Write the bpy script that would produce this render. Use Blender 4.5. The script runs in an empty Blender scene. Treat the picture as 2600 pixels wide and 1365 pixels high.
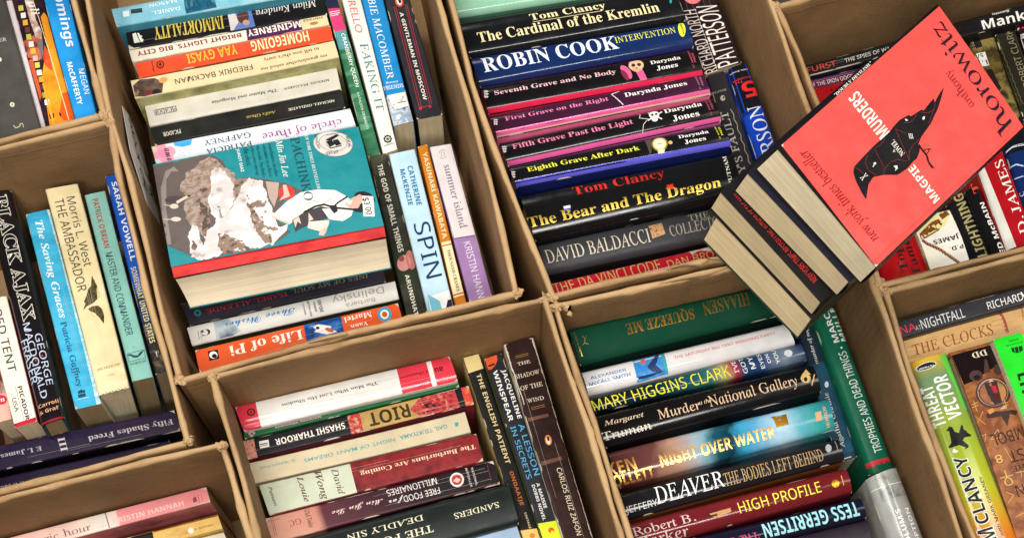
import bpy, bmesh, math, random
from mathutils import Vector, Matrix, noise
random.seed(7)
C = bpy.context.scene
# ------------------------------------------------------------------ camera (photo space: 2600 x 1365)
CX, CY, F = 1300.0, 682.5, 4150.0
NAD = (1300.0, 2300.0)          # image point straight below the camera
H = 1.47                        # camera height above the box rims (z = 0)
dn = Vector(((NAD[0]-CX)/F, (NAD[1]-CY)/F, 1)).normalized()
ex = Vector((1, -0.25, 0)); ex = (ex - ex.dot(dn)*dn).normalized()
Zw = -dn; Yw = Zw.cross(ex)
M3 = Matrix((ex, Yw, Zw))       # camera(cv) -> world
CAM = Vector((0, 0, H))
cam = bpy.data.cameras.new('camera'); co = bpy.data.objects.new('camera', cam)
C.collection.objects.link(co); C.camera = co
right = M3 @ Vector((1, 0, 0)); up = M3 @ Vector((0, -1, 0)); back = M3 @ Vector((0, 0, -1))
m4 = Matrix.Identity(4)
for i in range(3):
    m4[i][0] = right[i]; m4[i][1] = up[i]; m4[i][2] = back[i]; m4[i][3] = CAM[i]
co.matrix_world = m4
cam.sensor_fit = 'HORIZONTAL'; cam.sensor_width = 36; cam.lens = F/2600*36
cam.clip_start = 0.05; cam.clip_end = 50
def ray(px, py):
    return (M3 @ Vector(((px-CX)/F, (py-CY)/F, 1)))
def at(px, py, z):
    w = ray(px, py); return CAM + w*((z-H)/w.z)
# ------------------------------------------------------------------ light: indoor ceiling panels, dim room
w = bpy.data.worlds.new('World'); C.world = w; w.use_nodes = True
bg = w.node_tree.nodes['Background']; bg.inputs[0].default_value = (1.0, 0.93, 0.84, 1); bg.inputs[1].default_value = 0.035
def area(name, loc, aim, sx, sy, power, col, roll=0):
    l = bpy.data.lights.new(name, 'AREA'); l.shape = 'RECTANGLE'; l.size = sx; l.size_y = sy
    l.energy = power; l.color = col
    o = bpy.data.objects.new(name, l); C.collection.objects.link(o)
    o.location = loc
    o.rotation_euler = (Vector(aim)-Vector(loc)).to_track_quat('-Z', 'Y').to_euler()
    return o
area('ceiling_light', (0.20, -0.12, 2.5), (0.2, 0.3, 0), 1.2, 0.2, 27, (1.0, 0.965, 0.91))
area('ceiling_light', (-0.85, 0.7, 2.5), (-0.1, 0.5, 0), 0.3, 1.5, 28, (1.0, 0.965, 0.91))
area('ceiling_light', (1.75, 0.5, 2.5), (0.1, 0.5, 0), 0.6, 1.4, 33, (1.0, 0.96, 0.90))
area('ceiling_light', (-0.45, 3.3, 1.6), (0, 0.7, 0), 1.7, 0.5, 60, (1.0, 0.97, 0.92))
area('ceiling_light', (-0.45, -0.75, 2.3), (0, 0.5, 0), 0.7, 0.45, 36, (1.0, 0.96, 0.90))
C.view_settings.view_transform = 'Standard'; C.view_settings.look = 'None'
C.view_settings.exposure = 0.0; C.view_settings.gamma = 1; C.view_settings.use_curve_mapping = False
C.cycles.max_bounces = 6
# ------------------------------------------------------------------ materials
def lin(h):
    h = h.lstrip('#'); r = []
    for i in (0, 2, 4):
        c = int(h[i:i+2], 16)/255
        r.append(c/12.92 if c <= .04045 else ((c+.055)/1.055)**2.4)
    return (r[0], r[1], r[2], 1)
MATS = {}
def nt(m):
    m.use_nodes = True; t = m.node_tree
    return t, t.nodes, t.links, t.nodes['Principled BSDF']
def M(key):
    """'#rrggbb[:style]' plain print, or 'n:#a,#b,#c|scale|stretch[|style]' mottled print"""
    if key in MATS: return MATS[key]
    m = bpy.data.materials.new('printed_cover'); t, N, L, P = nt(m)
    tc = N.new('ShaderNodeTexCoord'); style = 's'
    n1 = N.new('ShaderNodeTexNoise'); n1.inputs['Scale'].default_value = 55; n1.inputs['Detail'].default_value = 7
    L.new(tc.outputs['Object'], n1.inputs['Vector'])
    if key[:2] in ('n:', 'k:'):
        parts = key[2:].replace(':', '|').split('|'); cols = parts[0].split(',')
        sc = float(parts[1]); st = float(parts[2]) if len(parts) > 2 else 1; style = parts[3] if len(parts) > 3 else 's'
        mp = N.new('ShaderNodeMapping'); mp.inputs['Scale'].default_value = (1, st, 1); L.new(tc.outputs['Object'], mp.inputs['Vector'])
        n2 = N.new('ShaderNodeTexNoise'); n2.inputs['Scale'].default_value = sc; n2.inputs['Detail'].default_value = 5; n2.inputs['Roughness'].default_value = .6
        L.new(mp.outputs['Vector'], n2.inputs['Vector'])
        cr = N.new('ShaderNodeValToRGB'); e = cr.color_ramp.elements
        k = len(cols)
        while len(e) < k: e.new(.5)
        for i, c in enumerate(cols):
            e[i].position = (.34 + .32*i/(k-1)) if key[0] == 'n' else (.26 + .5*i/(k-1)); e[i].color = lin(c)
        if key[0] == 'k': cr.color_ramp.interpolation = 'CONSTANT'; n2.inputs['Detail'].default_value = 7
        L.new(n2.outputs['Fac'], cr.inputs['Fac']); src = cr.outputs['Color']
    elif key.startswith('g:'):      # 'g:pos#col,pos#col,...|noise amount|noise scale|style' printed picture running along the spine
        parts = key[2:].split('|'); style = parts[3]
        uv = N.new('ShaderNodeUVMap'); sp_ = N.new('ShaderNodeSeparateXYZ'); L.new(uv.outputs[0], sp_.inputs[0])
        n2 = N.new('ShaderNodeTexNoise'); n2.inputs['Scale'].default_value = float(parts[2]); n2.inputs['Detail'].default_value = 6; n2.inputs['Roughness'].default_value = .62
        L.new(tc.outputs['Object'], n2.inputs['Vector'])
        ma = N.new('ShaderNodeMath'); ma.operation = 'MULTIPLY_ADD'; L.new(n2.outputs['Fac'], ma.inputs[0]); ma.inputs[1].default_value = float(parts[1]); L.new(sp_.outputs['X'], ma.inputs[2])
        sb = N.new('ShaderNodeMath'); sb.operation = 'SUBTRACT'; L.new(ma.outputs[0], sb.inputs[0]); sb.inputs[1].default_value = float(parts[1])/2
        cr = N.new('ShaderNodeValToRGB'); e = cr.color_ramp.elements; cs = parts[0].split(',')
        while len(e) < len(cs): e.new(.5)
        for i, c in enumerate(cs):
            p_, c_ = c.split('#'); e[i].position = float(p_); e[i].color = lin(c_)
        L.new(sb.outputs[0], cr.inputs['Fac']); src = cr.outputs['Color']
    else:
        a = key.split(':'); style = a[1] if len(a) > 1 else 's'
        rgb = N.new('ShaderNodeRGB'); rgb.outputs[0].default_value = lin(a[0]); src = rgb.outputs[0]
    mr = N.new('ShaderNodeMapRange'); mr.inputs['From Min'].default_value = .3; mr.inputs['From Max'].default_value = .7
    mr.inputs['To Min'].default_value = .90; mr.inputs['To Max'].default_value = 1.05
    L.new(n1.outputs['Fac'], mr.inputs['Value'])
    mx = N.new('ShaderNodeMix'); mx.data_type = 'RGBA'; mx.blend_type = 'MULTIPLY'; mx.inputs[0].default_value = 1
    L.new(src, mx.inputs[6]); L.new(mr.outputs[0], mx.inputs[7]); L.new(mx.outputs[2], P.inputs['Base Color'])
    r = {'s': .34, 'g': .12, 'm': .62, 'f': .28, 'c': .24}[style]
    P.inputs['Specular IOR Level'].default_value = {'s': .15, 'g': .36, 'm': .1, 'f': .5, 'c': .45}[style]
    mr2 = N.new('ShaderNodeMapRange'); mr2.inputs['From Min'].default_value = .25; mr2.inputs['From Max'].default_value = .75
    mr2.inputs['To Min'].default_value = r*.7; mr2.inputs['To Max'].default_value = r*1.45
    L.new(n1.outputs['Fac'], mr2.inputs['Value']); L.new(mr2.outputs[0], P.inputs['Roughness'])
    if style == 'f': P.inputs['Metallic'].default_value = .75
    n3 = N.new('ShaderNodeTexNoise'); n3.inputs['Scale'].default_value = 26 if style == 'g' else 90; n3.inputs['Detail'].default_value = 3
    L.new(tc.outputs['Object'], n3.inputs['Vector'])
    b = N.new('ShaderNodeBump'); b.inputs['Strength'].default_value = .14 if style == 'g' else .35; b.inputs['Distance'].default_value = .0009
    L.new(n3.outputs['Fac'], b.inputs['Height']); L.new(b.outputs[0], P.inputs['Normal'])
    MATS[key] = m; return m
def page_mat(key):
    k = 'page'+key
    if k in MATS: return MATS[k]
    m = bpy.data.materials.new('page_edges'); t, N, L, P = nt(m)
    uv = N.new('ShaderNodeUVMap'); mp = N.new('ShaderNodeMapping'); mp.inputs['Scale'].default_value = (1, .012, 1)
    L.new(uv.outputs[0], mp.inputs['Vector'])
    n = N.new('ShaderNodeTexNoise'); n.inputs['Scale'].default_value = 1.5; n.inputs['Detail'].default_value = 6; n.inputs['Roughness'].default_value = .75
    L.new(mp.outputs[0], n.inputs['Vector'])
    cr = N.new('ShaderNodeValToRGB'); e = cr.color_ramp.elements
    c = lin(key); e[0].position = .36; e[0].color = (c[0]*.7, c[1]*.66, c[2]*.6, 1); e[1].position = .5; e[1].color = c
    L.new(n.outputs['Fac'], cr.inputs[0])
    n7 = N.new('ShaderNodeTexNoise'); n7.inputs['Scale'].default_value = .22; n7.inputs['Detail'].default_value = 3; L.new(mp.outputs[0], n7.inputs['Vector'])
    m7 = N.new('ShaderNodeMapRange'); m7.inputs['From Min'].default_value = .35; m7.inputs['From Max'].default_value = .6; m7.inputs['To Min'].default_value = .9; m7.inputs['To Max'].default_value = 1.04; L.new(n7.outputs['Fac'], m7.inputs['Value'])
    tc = N.new('ShaderNodeTexCoord'); n8 = N.new('ShaderNodeTexNoise'); n8.inputs['Scale'].default_value = 18; n8.inputs['Detail'].default_value = 4; L.new(tc.outputs['Object'], n8.inputs['Vector'])
    m8 = N.new('ShaderNodeMapRange'); m8.inputs['From Min'].default_value = .35; m8.inputs['From Max'].default_value = .65; m8.inputs['To Min'].default_value = .86; m8.inputs['To Max'].default_value = 1.04; L.new(n8.outputs['Fac'], m8.inputs['Value'])
    mm = N.new('ShaderNodeMath'); mm.operation = 'MULTIPLY'; L.new(m7.outputs[0], mm.inputs[0]); L.new(m8.outputs[0], mm.inputs[1])
    mx = N.new('ShaderNodeMix'); mx.data_type = 'RGBA'; mx.blend_type = 'MULTIPLY'; mx.inputs[0].default_value = 1; L.new(cr.outputs[0], mx.inputs[6]); L.new(mm.outputs[0], mx.inputs[7])
    L.new(mx.outputs[2], P.inputs['Base Color'])
    P.inputs['Roughness'].default_value = .85
    b = N.new('ShaderNodeBump'); b.inputs['Strength'].default_value = .5; b.inputs['Distance'].default_value = .0006
    L.new(n.outputs['Fac'], b.inputs['Height']); L.new(b.outputs[0], P.inputs['Normal'])
    MATS[k] = m; return m
def card_mat():
    m = bpy.data.materials.new('kraft_cardboard'); t, N, L, P = nt(m)
    uv = N.new('ShaderNodeUVMap'); tc = N.new('ShaderNodeTexCoord')
    mp = N.new('ShaderNodeMapping'); mp.inputs['Scale'].default_value = (7, 60, 1); L.new(uv.outputs[0], mp.inputs['Vector'])
    n = N.new('ShaderNodeTexNoise'); n.inputs['Scale'].default_value = 9; n.inputs['Detail'].default_value = 8; n.inputs['Roughness'].default_value = .7
    L.new(mp.outputs[0], n.inputs['Vector'])
    n2 = N.new('ShaderNodeTexNoise'); n2.inputs['Scale'].default_value = 9; n2.inputs['Detail'].default_value = 6
    L.new(tc.outputs['Object'], n2.inputs['Vector'])
    n4 = N.new('ShaderNodeTexNoise'); n4.inputs['Scale'].default_value = 900; n4.inputs['Detail'].default_value = 2
    L.new(tc.outputs['Object'], n4.inputs['Vector'])
    ad = N.new('ShaderNodeMath'); ad.operation = 'ADD'; L.new(n.outputs['Fac'], ad.inputs[0]); L.new(n2.outputs['Fac'], ad.inputs[1])
    ad2 = N.new('ShaderNodeMath'); ad2.operation = 'MULTIPLY_ADD'; L.new(n4.outputs['Fac'], ad2.inputs[0]); ad2.inputs[1].default_value = .45; L.new(ad.outputs[0], ad2.inputs[2])
    cr = N.new('ShaderNodeValToRGB'); e = cr.color_ramp.elements
    mr = N.new('ShaderNodeMapRange'); mr.inputs['From Min'].default_value = .85; mr.inputs['From Max'].default_value = 1.6
    L.new(ad2.outputs[0], mr.inputs['Value']); L.new(mr.outputs[0], cr.inputs[0])
    e[0].position = .1; e[0].color = lin('#7d5f3d'); e[1].position = .9; e[1].color = lin('#b28b5f')
    sy = N.new('ShaderNodeSeparateXYZ'); L.new(uv.outputs[0], sy.inputs[0])
    n5 = N.new('ShaderNodeTexNoise'); n5.inputs['Scale'].default_value = 3.2; n5.inputs['Detail'].default_value = 9; n5.inputs['Roughness'].default_value = .72; n5.inputs['Distortion'].default_value = 1.2
    L.new(tc.outputs['Object'], n5.inputs['Vector'])
    sm = N.new('ShaderNodeMapRange'); sm.inputs['From Min'].default_value = .3; sm.inputs['From Max'].default_value = .62; sm.inputs['To Min'].default_value = .74; sm.inputs['To Max'].default_value = 1.04; L.new(n5.outputs['Fac'], sm.inputs['Value'])
    mp6 = N.new('ShaderNodeMapping'); mp6.inputs['Scale'].default_value = (4, 70, 1); mp6.inputs['Rotation'].default_value = (0, 0, .5); L.new(uv.outputs[0], mp6.inputs['Vector'])
    n6 = N.new('ShaderNodeTexNoise'); n6.inputs['Scale'].default_value = 6; n6.inputs['Detail'].default_value = 4; L.new(mp6.outputs[0], n6.inputs['Vector'])
    sc6 = N.new('ShaderNodeMapRange'); sc6.inputs['From Min'].default_value = .68; sc6.inputs['From Max'].default_value = .74; sc6.inputs['To Min'].default_value = 1; sc6.inputs['To Max'].default_value = 1.22; L.new(n6.outputs['Fac'], sc6.inputs['Value'])
    mu = N.new('ShaderNodeMath'); mu.operation = 'MULTIPLY'; L.new(sm.outputs[0], mu.inputs[0]); L.new(sc6.outputs[0], mu.inputs[1])
    cm = N.new('ShaderNodeMix'); cm.data_type = 'RGBA'; cm.blend_type = 'MULTIPLY'; cm.inputs[0].default_value = 1; L.new(cr.outputs[0], cm.inputs[6]); L.new(mu.outputs[0], cm.inputs[7])
    w1 = N.new('ShaderNodeMath'); w1.operation = 'MULTIPLY_ADD'; L.new(n2.outputs['Fac'], w1.inputs[0]); w1.inputs[1].default_value = .012; L.new(sy.outputs['Y'], w1.inputs[2])
    w2 = N.new('ShaderNodeMapRange'); w2.inputs['From Min'].default_value = .0005; w2.inputs['From Max'].default_value = .0065; w2.inputs['To Max'].default_value = .6; L.new(w1.outputs[0], w2.inputs['Value'])
    wm = N.new('ShaderNodeMix'); wm.data_type = 'RGBA'; L.new(w2.outputs[0], wm.inputs[0]); L.new(cm.outputs[2], wm.inputs[6]); wm.inputs[7].default_value = lin('#c6a67a')
    L.new(wm.outputs[2], P.inputs['Base Color']); P.inputs['Roughness'].default_value = .72
    P.inputs['Specular IOR Level'].default_value = .3
    wv = N.new('ShaderNodeTexWave'); wv.inputs['Scale'].default_value = 38; wv.inputs['Distortion'].default_value = .6; wv.inputs['Detail'].default_value = 1
    L.new(uv.outputs[0], wv.inputs['Vector'])
    a3 = N.new('ShaderNodeMath'); a3.operation = 'MULTIPLY_ADD'; L.new(wv.outputs['Fac'], a3.inputs[0]); a3.inputs[1].default_value = .25; L.new(ad.outputs[0], a3.inputs[2])
    sx = N.new('ShaderNodeSeparateXYZ'); L.new(uv.outputs[0], sx.inputs[0])
    wz = N.new('ShaderNodeMath'); wz.operation = 'MULTIPLY_ADD'; L.new(n2.outputs['Fac'], wz.inputs[0]); wz.inputs[1].default_value = .006; L.new(sx.outputs['Y'], wz.inputs[2])
    d1 = N.new('ShaderNodeMath'); d1.operation = 'ADD'; L.new(wz.outputs[0], d1.inputs[0]); d1.inputs[1].default_value = .0165
    d2 = N.new('ShaderNodeMath'); d2.operation = 'ABSOLUTE'; L.new(d1.outputs[0], d2.inputs[0])
    gr = N.new('ShaderNodeMapRange'); gr.inputs['From Max'].default_value = .0014; gr.inputs['To Min'].default_value = -1.3; gr.inputs['To Max'].default_value = 0; L.new(d2.outputs[0], gr.inputs['Value'])
    a4 = N.new('ShaderNodeMath'); a4.operation = 'ADD'; L.new(a3.outputs[0], a4.inputs[0]); L.new(gr.outputs[0], a4.inputs[1])
    b = N.new('ShaderNodeBump'); b.inputs['Strength'].default_value = .45; b.inputs['Distance'].default_value = .0016
    L.new(a4.outputs[0], b.inputs['Height']); L.new(b.outputs[0], P.inputs['Normal'])
    return m
CARD = card_mat()
# ------------------------------------------------------------------ object helpers
def link(name, verts, faces, mats, fm=None, parent=None, uvs=None, smooth=None, origin=None):
    me = bpy.data.meshes.new(name)
    o0 = origin or Vector((0, 0, 0))
    me.from_pydata([tuple(Vector(v)-o0) for v in verts], [], faces)
    for m in mats: me.materials.append(m)
    if fm: me.polygons.foreach_set('material_index', fm)
    if uvs:
        ul = me.uv_layers.new(name='UVMap')
        for l in me.loops: ul.data[l.index].uv = uvs[l.vertex_index]
    if smooth is not None:
        me.polygons.foreach_set('use_smooth', [True]*len(me.polygons)); me.set_sharp_from_angle(angle=math.radians(smooth))
    me.update()
    o = bpy.data.objects.new(name, me); C.collection.objects.link(o)
    if parent: o.parent = parent
    return o
def empty(name, loc, label, cat, group=None):
    o = bpy.data.objects.new(name, None); C.collection.objects.link(o); o.location = loc; o.empty_display_size = .02
    o['label'] = label; o['category'] = cat
    if group: o['group'] = group
    return o
TILES = {'A': (0, 0, 1.9314), 'B': (0, 665, 1.9314), 'C': (280, 0, 2.939), 'D': (280, 300, 1.9314), 'E': (800, 0, 1.6488),
 'F': (1120, 0, 2.927), 'G': (1200, 360, 3.0725), 'H': (520, 840, 2.5255), 'I': (1420, 700, 2.033), 'J': (1740, 0, 1.9314),
 'K': (1740, 300, 2.2535), 'L': (2000, 600, 1.7667), 'M': (2260, 0, 3.38), 'N': (2220, 360, 3.558), 'O': (2230, 720, 4.097),
 'P': (2230, 1035, 4.097), 'Q': (0, 0, 4.097), 'R': (0, 440, 2.939), 'S': (0, 880, 3.756), 'T': (0, 1100, 4.293),
 'U': (1960, 140, 3.976), 'W': (1700, 0, 3.219), 'X': (380, 320, 3.219), 'Y': (2060, 40, 2.048), 'Z': (1280, 660, 4.506),
 'a': (2120, 620, 3.976), 'b': (1040, 660, 3.978), 'c': (1500, 1080, 2.995), 's': (0, 0, 1)}
def px(t, p):
    o = TILES[t]; return (o[0]+p[0]/o[2], o[1]+p[1]/o[2])
def inv_bil(q, p):
    # image-space inverse bilinear by Newton; q = a(0,1) b(1,1) c(1,0) d(0,0)
    a, b, c, d = q; u = v = .5
    for _ in range(25):
        x = d[0]*(1-u)*(1-v)+c[0]*u*(1-v)+b[0]*u*v+a[0]*(1-u)*v - p[0]
        y = d[1]*(1-u)*(1-v)+c[1]*u*(1-v)+b[1]*u*v+a[1]*(1-u)*v - p[1]
        xu = (c[0]-d[0])*(1-v)+(b[0]-a[0])*v; xv = (a[0]-d[0])*(1-u)+(b[0]-c[0])*u
        yu = (c[1]-d[1])*(1-v)+(b[1]-a[1])*v; yv = (a[1]-d[1])*(1-u)+(b[1]-c[1])*u
        D = xu*yv-xv*yu
        u -= (x*yv-xv*y)/D; v -= (xu*y-x*yu)/D
    return u, v
def sty(s, f):
    B = {'S': (0x1D434, 0x1D44E), 'I': (0x1D434, 0x1D44E), 'SB': (0x1D400, 0x1D41A), 'BI': (0x1D468, 0x1D482), 'SC': (0x1D4D0, 0x1D4EA),
         'GB': (0x1D5D4, 0x1D5EE), 'N': (0x1D5A0, 0x1D5BA), 'M': (0x1D670, 0x1D68A), 'FR': (0x1D56C, 0x1D586)}.get(f)
    if not B: return s
    r = ''
    for ch in s:
        if 'A' <= ch <= 'Z': r += chr(B[0]+ord(ch)-65)
        elif 'a' <= ch <= 'z': r += '\u210e' if (ch == 'h' and f in 'SI') else chr(B[1]+ord(ch)-97)
        elif ch.isdigit() and f == 'SB': r += chr(0x1D7CE+int(ch))
        elif ch.isdigit() and f == 'GB': r += chr(0x1D7EC+int(ch))
        else: r += ch
    return r
TYPE = bpy.data.objects.new('type', bpy.data.curves.new('type', 'FONT')); TYPE.data.resolution_u = 3
def text_mesh(s, font, offset=0, space=1, ht=.02):
    c = TYPE.data; c.body = sty(s, font); c.space_character = space
    k = min(max((.0085-ht)/.005, 0), 1)      # tiny print is a little heavier, as it is set on real spines
    c.offset = offset + k*{'S': .010, 'N': .009, 'G': .009, 'I': .010, 'SC': .004, 'M': .009}.get(font, 0)
    c.shear = -0.24 if font == 'S' else 0
    return bpy.data.meshes.new_from_object(TYPE)
class Face:
    """the visible face of a book: a quad given by image points, each at its own height, with thickness going along W"""
    def __init__(s, tile, quad, h, orient, prof, sag, depth, W):
        TL, TR, BR, BL = [px(tile, p) for p in quad]; s.orient = orient
        s.q = {'N': (TL, TR, BR, BL), 'U': (BR, BL, TL, TR), 'D': (TR, BR, BL, TL), 'A': (BL, TL, TR, BR)}[orient]
        hq = h if isinstance(h, (tuple, list)) else (h,)*4     # heights in TL TR BR BL order
        hq = {'N': hq, 'U': (hq[2], hq[3], hq[0], hq[1]), 'D': (hq[1], hq[2], hq[3], hq[0]), 'A': (hq[3], hq[0], hq[1], hq[2])}[orient]
        s.P3 = [at(p[0], p[1], z) for p, z in zip(s.q, hq)]
        a, b, c, d = s.P3
        s.L = ((b-a).length+(c-d).length)/2; s.T = ((a-d).length+(b-c).length)/2
        s.n = ((b-d).cross(a-c)).normalized()
        if s.n.z < 0: s.n = -s.n
        s.W = W.normalized() if W else Vector((0, 0, -1))
        s.depth = depth; s.prof = prof; s.sag = sag
        s.ev = ((a-d)+(b-c)).normalized(); s.ph = (s.q[0][0]*.37+s.q[0][1]*.71) % 6.28
        s.wa, s.wb = (.0007, .0008) if prof == 'p' else (.0004, .0005)
    def w(s, v):
        T = s.T; dm = min(v, 1-v)*T; x = 2*v-1
        r = min(.0016 if s.prof == 'p' else .0045, T*.3)
        k = 0
        if dm < r: k = r-math.sqrt(max(r*r-(r-dm)**2, 0))
        return s.sag*x*x + k
    def P(s, u, v, w=0):
        a, b, c, d = s.P3
        x = s.wa*math.sin(2.6*u+s.ph); y = s.wb*math.sin(3.4*u+s.ph*1.7)
        return d*((1-u)*(1-v))+c*(u*(1-v))+b*(u*v)+a*((1-u)*v) + s.W*(w+y) + s.ev*x
    def uv(s, tile, p): return inv_bil(s.q, px(tile, p))
def fit_rect(me, fc, rect, rot):
    """keep letters within believable proportions: the running length is trusted, the height is corrected"""
    w_ = max(v.co.x for v in me.vertices)-min(v.co.x for v in me.vertices); h_ = max(v.co.y for v in me.vertices)-min(v.co.y for v in me.vertices)
    nat = h_/max(w_, 1e-6); u0, v0, u1, v1 = rect
    if rot in (0, 180): run, ht = (u1-u0)*fc.L, (v1-v0)*fc.T
    else: run, ht = (v1-v0)*fc.T, (u1-u0)*fc.L
    r = ht/max(run, 1e-6)
    want = ht
    if r < .62*nat: want = .74*nat*run
    if r > 2.4*nat: want = 2.4*nat*run
    if rot in (0, 180):
        want = min(want, .92*fc.T); c = (v0+v1)/2; k = want/fc.T/2
        c = min(max(c, k+.02), 1-k-.02)
        return (u0, c-k, u1, c+k)
    c = (u0+u1)/2; k = want/fc.L/2
    return (c-k, v0, c+k, v1)
def map_flat(me, fc, rect, rot, lift, base_bb=None):
    """fit a flat mesh into rect (u0,v0,u1,v1) of the face; returns verts, faces"""
    N = getattr(fc, 'grid', 0)
    vs = [v.co.copy() for v in me.vertices]
    for _ in range(rot//90):
        vs = [Vector((-v.y, v.x, 0)) for v in vs]
    bb = base_bb or (min(v.x for v in vs), min(v.y for v in vs), max(v.x for v in vs), max(v.y for v in vs))
    u0, v0, u1, v1 = rect; sx = (u1-u0)/max(bb[2]-bb[0], 1e-6); sy = (v1-v0)/max(bb[3]-bb[1], 1e-6)
    bm = bmesh.new()
    bv = [bm.verts.new((u0+(v.x-bb[0])*sx, v0+(v.y-bb[1])*sy, 0)) for v in vs]
    for p in me.polygons:
        try: bm.faces.new([bv[i] for i in p.vertices])
        except ValueError: pass
    for ax in (0, 1):
        for q in range(1, N):
            if (u0, v0)[ax] < q/N < (u1, v1)[ax]:
                bmesh.ops.bisect_plane(bm, geom=bm.verts[:]+bm.edges[:]+bm.faces[:], dist=1e-7, plane_co=(q/N, q/N, 0), plane_no=(1-ax, ax, 0))
    if not N:
        for q in range(1, 8):
            if u0+.02 < q/8 < u1-.02:
                bmesh.ops.bisect_plane(bm, geom=bm.verts[:]+bm.edges[:]+bm.faces[:], dist=1e-7, plane_co=(q/8, 0, 0), plane_no=(1, 0, 0))
    if fc.sag > .00005 or min(v0, 1-v1)*fc.T < .005:
        ks = [i/10 for i in range(1, 10)] if fc.sag > .0006 else [i/6 for i in range(1, 6)]
        e = [.05, .95] + ([.02, .98] if fc.T > .02 else [])
        for k in ks+e:
            if v0 < k < v1:
                bmesh.ops.bisect_plane(bm, geom=bm.verts[:]+bm.edges[:]+bm.faces[:], dist=1e-6, plane_co=(0, k, 0), plane_no=(0, 1, 0))
    bm.verts.index_update()
    out = [fc.P(v.co.x, v.co.y, fc.w(v.co.y)) + fc.n*lift for v in bm.verts]
    map_flat.uv = [(v.co.x, v.co.y) for v in bm.verts]
    fs = []
    for f in bm.faces:
        ids = [v.index for v in f.verts]
        p = [out[i] for i in ids]
        nn = Vector((0, 0, 0))
        for i in range(len(p)): nn += p[i].cross(p[(i+1) % len(p)])
        fs.append(ids if nn.dot(fc.n) > 0 else ids[::-1])
    bm.free()
    return out, fs, bb
def poly_mesh(pts):
    me = bpy.data.meshes.new('d'); bm = bmesh.new()
    f = bm.faces.new([bm.verts.new((p[0], p[1], 0)) for p in pts])
    bmesh.ops.triangulate(bm, faces=[f]); bm.to_mesh(me); bm.free(); return me
def fix_rect(me):
    vs = me.vertices
    return (min(v.co.x for v in vs), min(v.co.y for v in vs), max(v.co.x for v in vs), max(v.co.y for v in vs))
def ell(t, cx, cy, rx, ry, ang=0, n=24, a0=0, a1=360):
    r = []
    for i in range(n + (0 if a1-a0 == 360 else 1)):
        k = math.radians(a0+(a1-a0)*i/n); x, y = rx*math.cos(k), ry*math.sin(k)
        q = math.radians(ang); r.append((cx+x*math.cos(q)-y*math.sin(q), cy+x*math.sin(q)+y*math.cos(q)))
    return r
FLOOR = -0.275
def chaikin(pts):
    r = []
    for i, p in enumerate(pts):
        q = pts[(i+1) % len(pts)]; d = math.hypot(q[0]-p[0], q[1]-p[1]); k = min(.25, 5/max(d, 1))
        r += [(p[0]+(q[0]-p[0])*k, p[1]+(q[1]-p[1])*k), (q[0]-(q[0]-p[0])*k, q[1]-(q[1]-p[1])*k)]
    return r
def jag(pts, amp=7, step=9):
    r = []
    for i, p in enumerate(pts):
        q = pts[(i+1) % len(pts)]; d = math.hypot(q[0]-p[0], q[1]-p[1]); n = max(1, int(d/step))
        for k in range(n):
            x, y = p[0]+(q[0]-p[0])*k/n, p[1]+(q[1]-p[1])*k/n
            v = Vector((x*.02, y*.02, 1.3))
            r.append((x+amp*(noise.noise(v)*1.6+noise.noise(v*3.1)), y+amp*(noise.noise(v+Vector((9, 4, 2)))*1.6+noise.noise(v*3.1+Vector((3, 8, 5))))))
    return r
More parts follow.
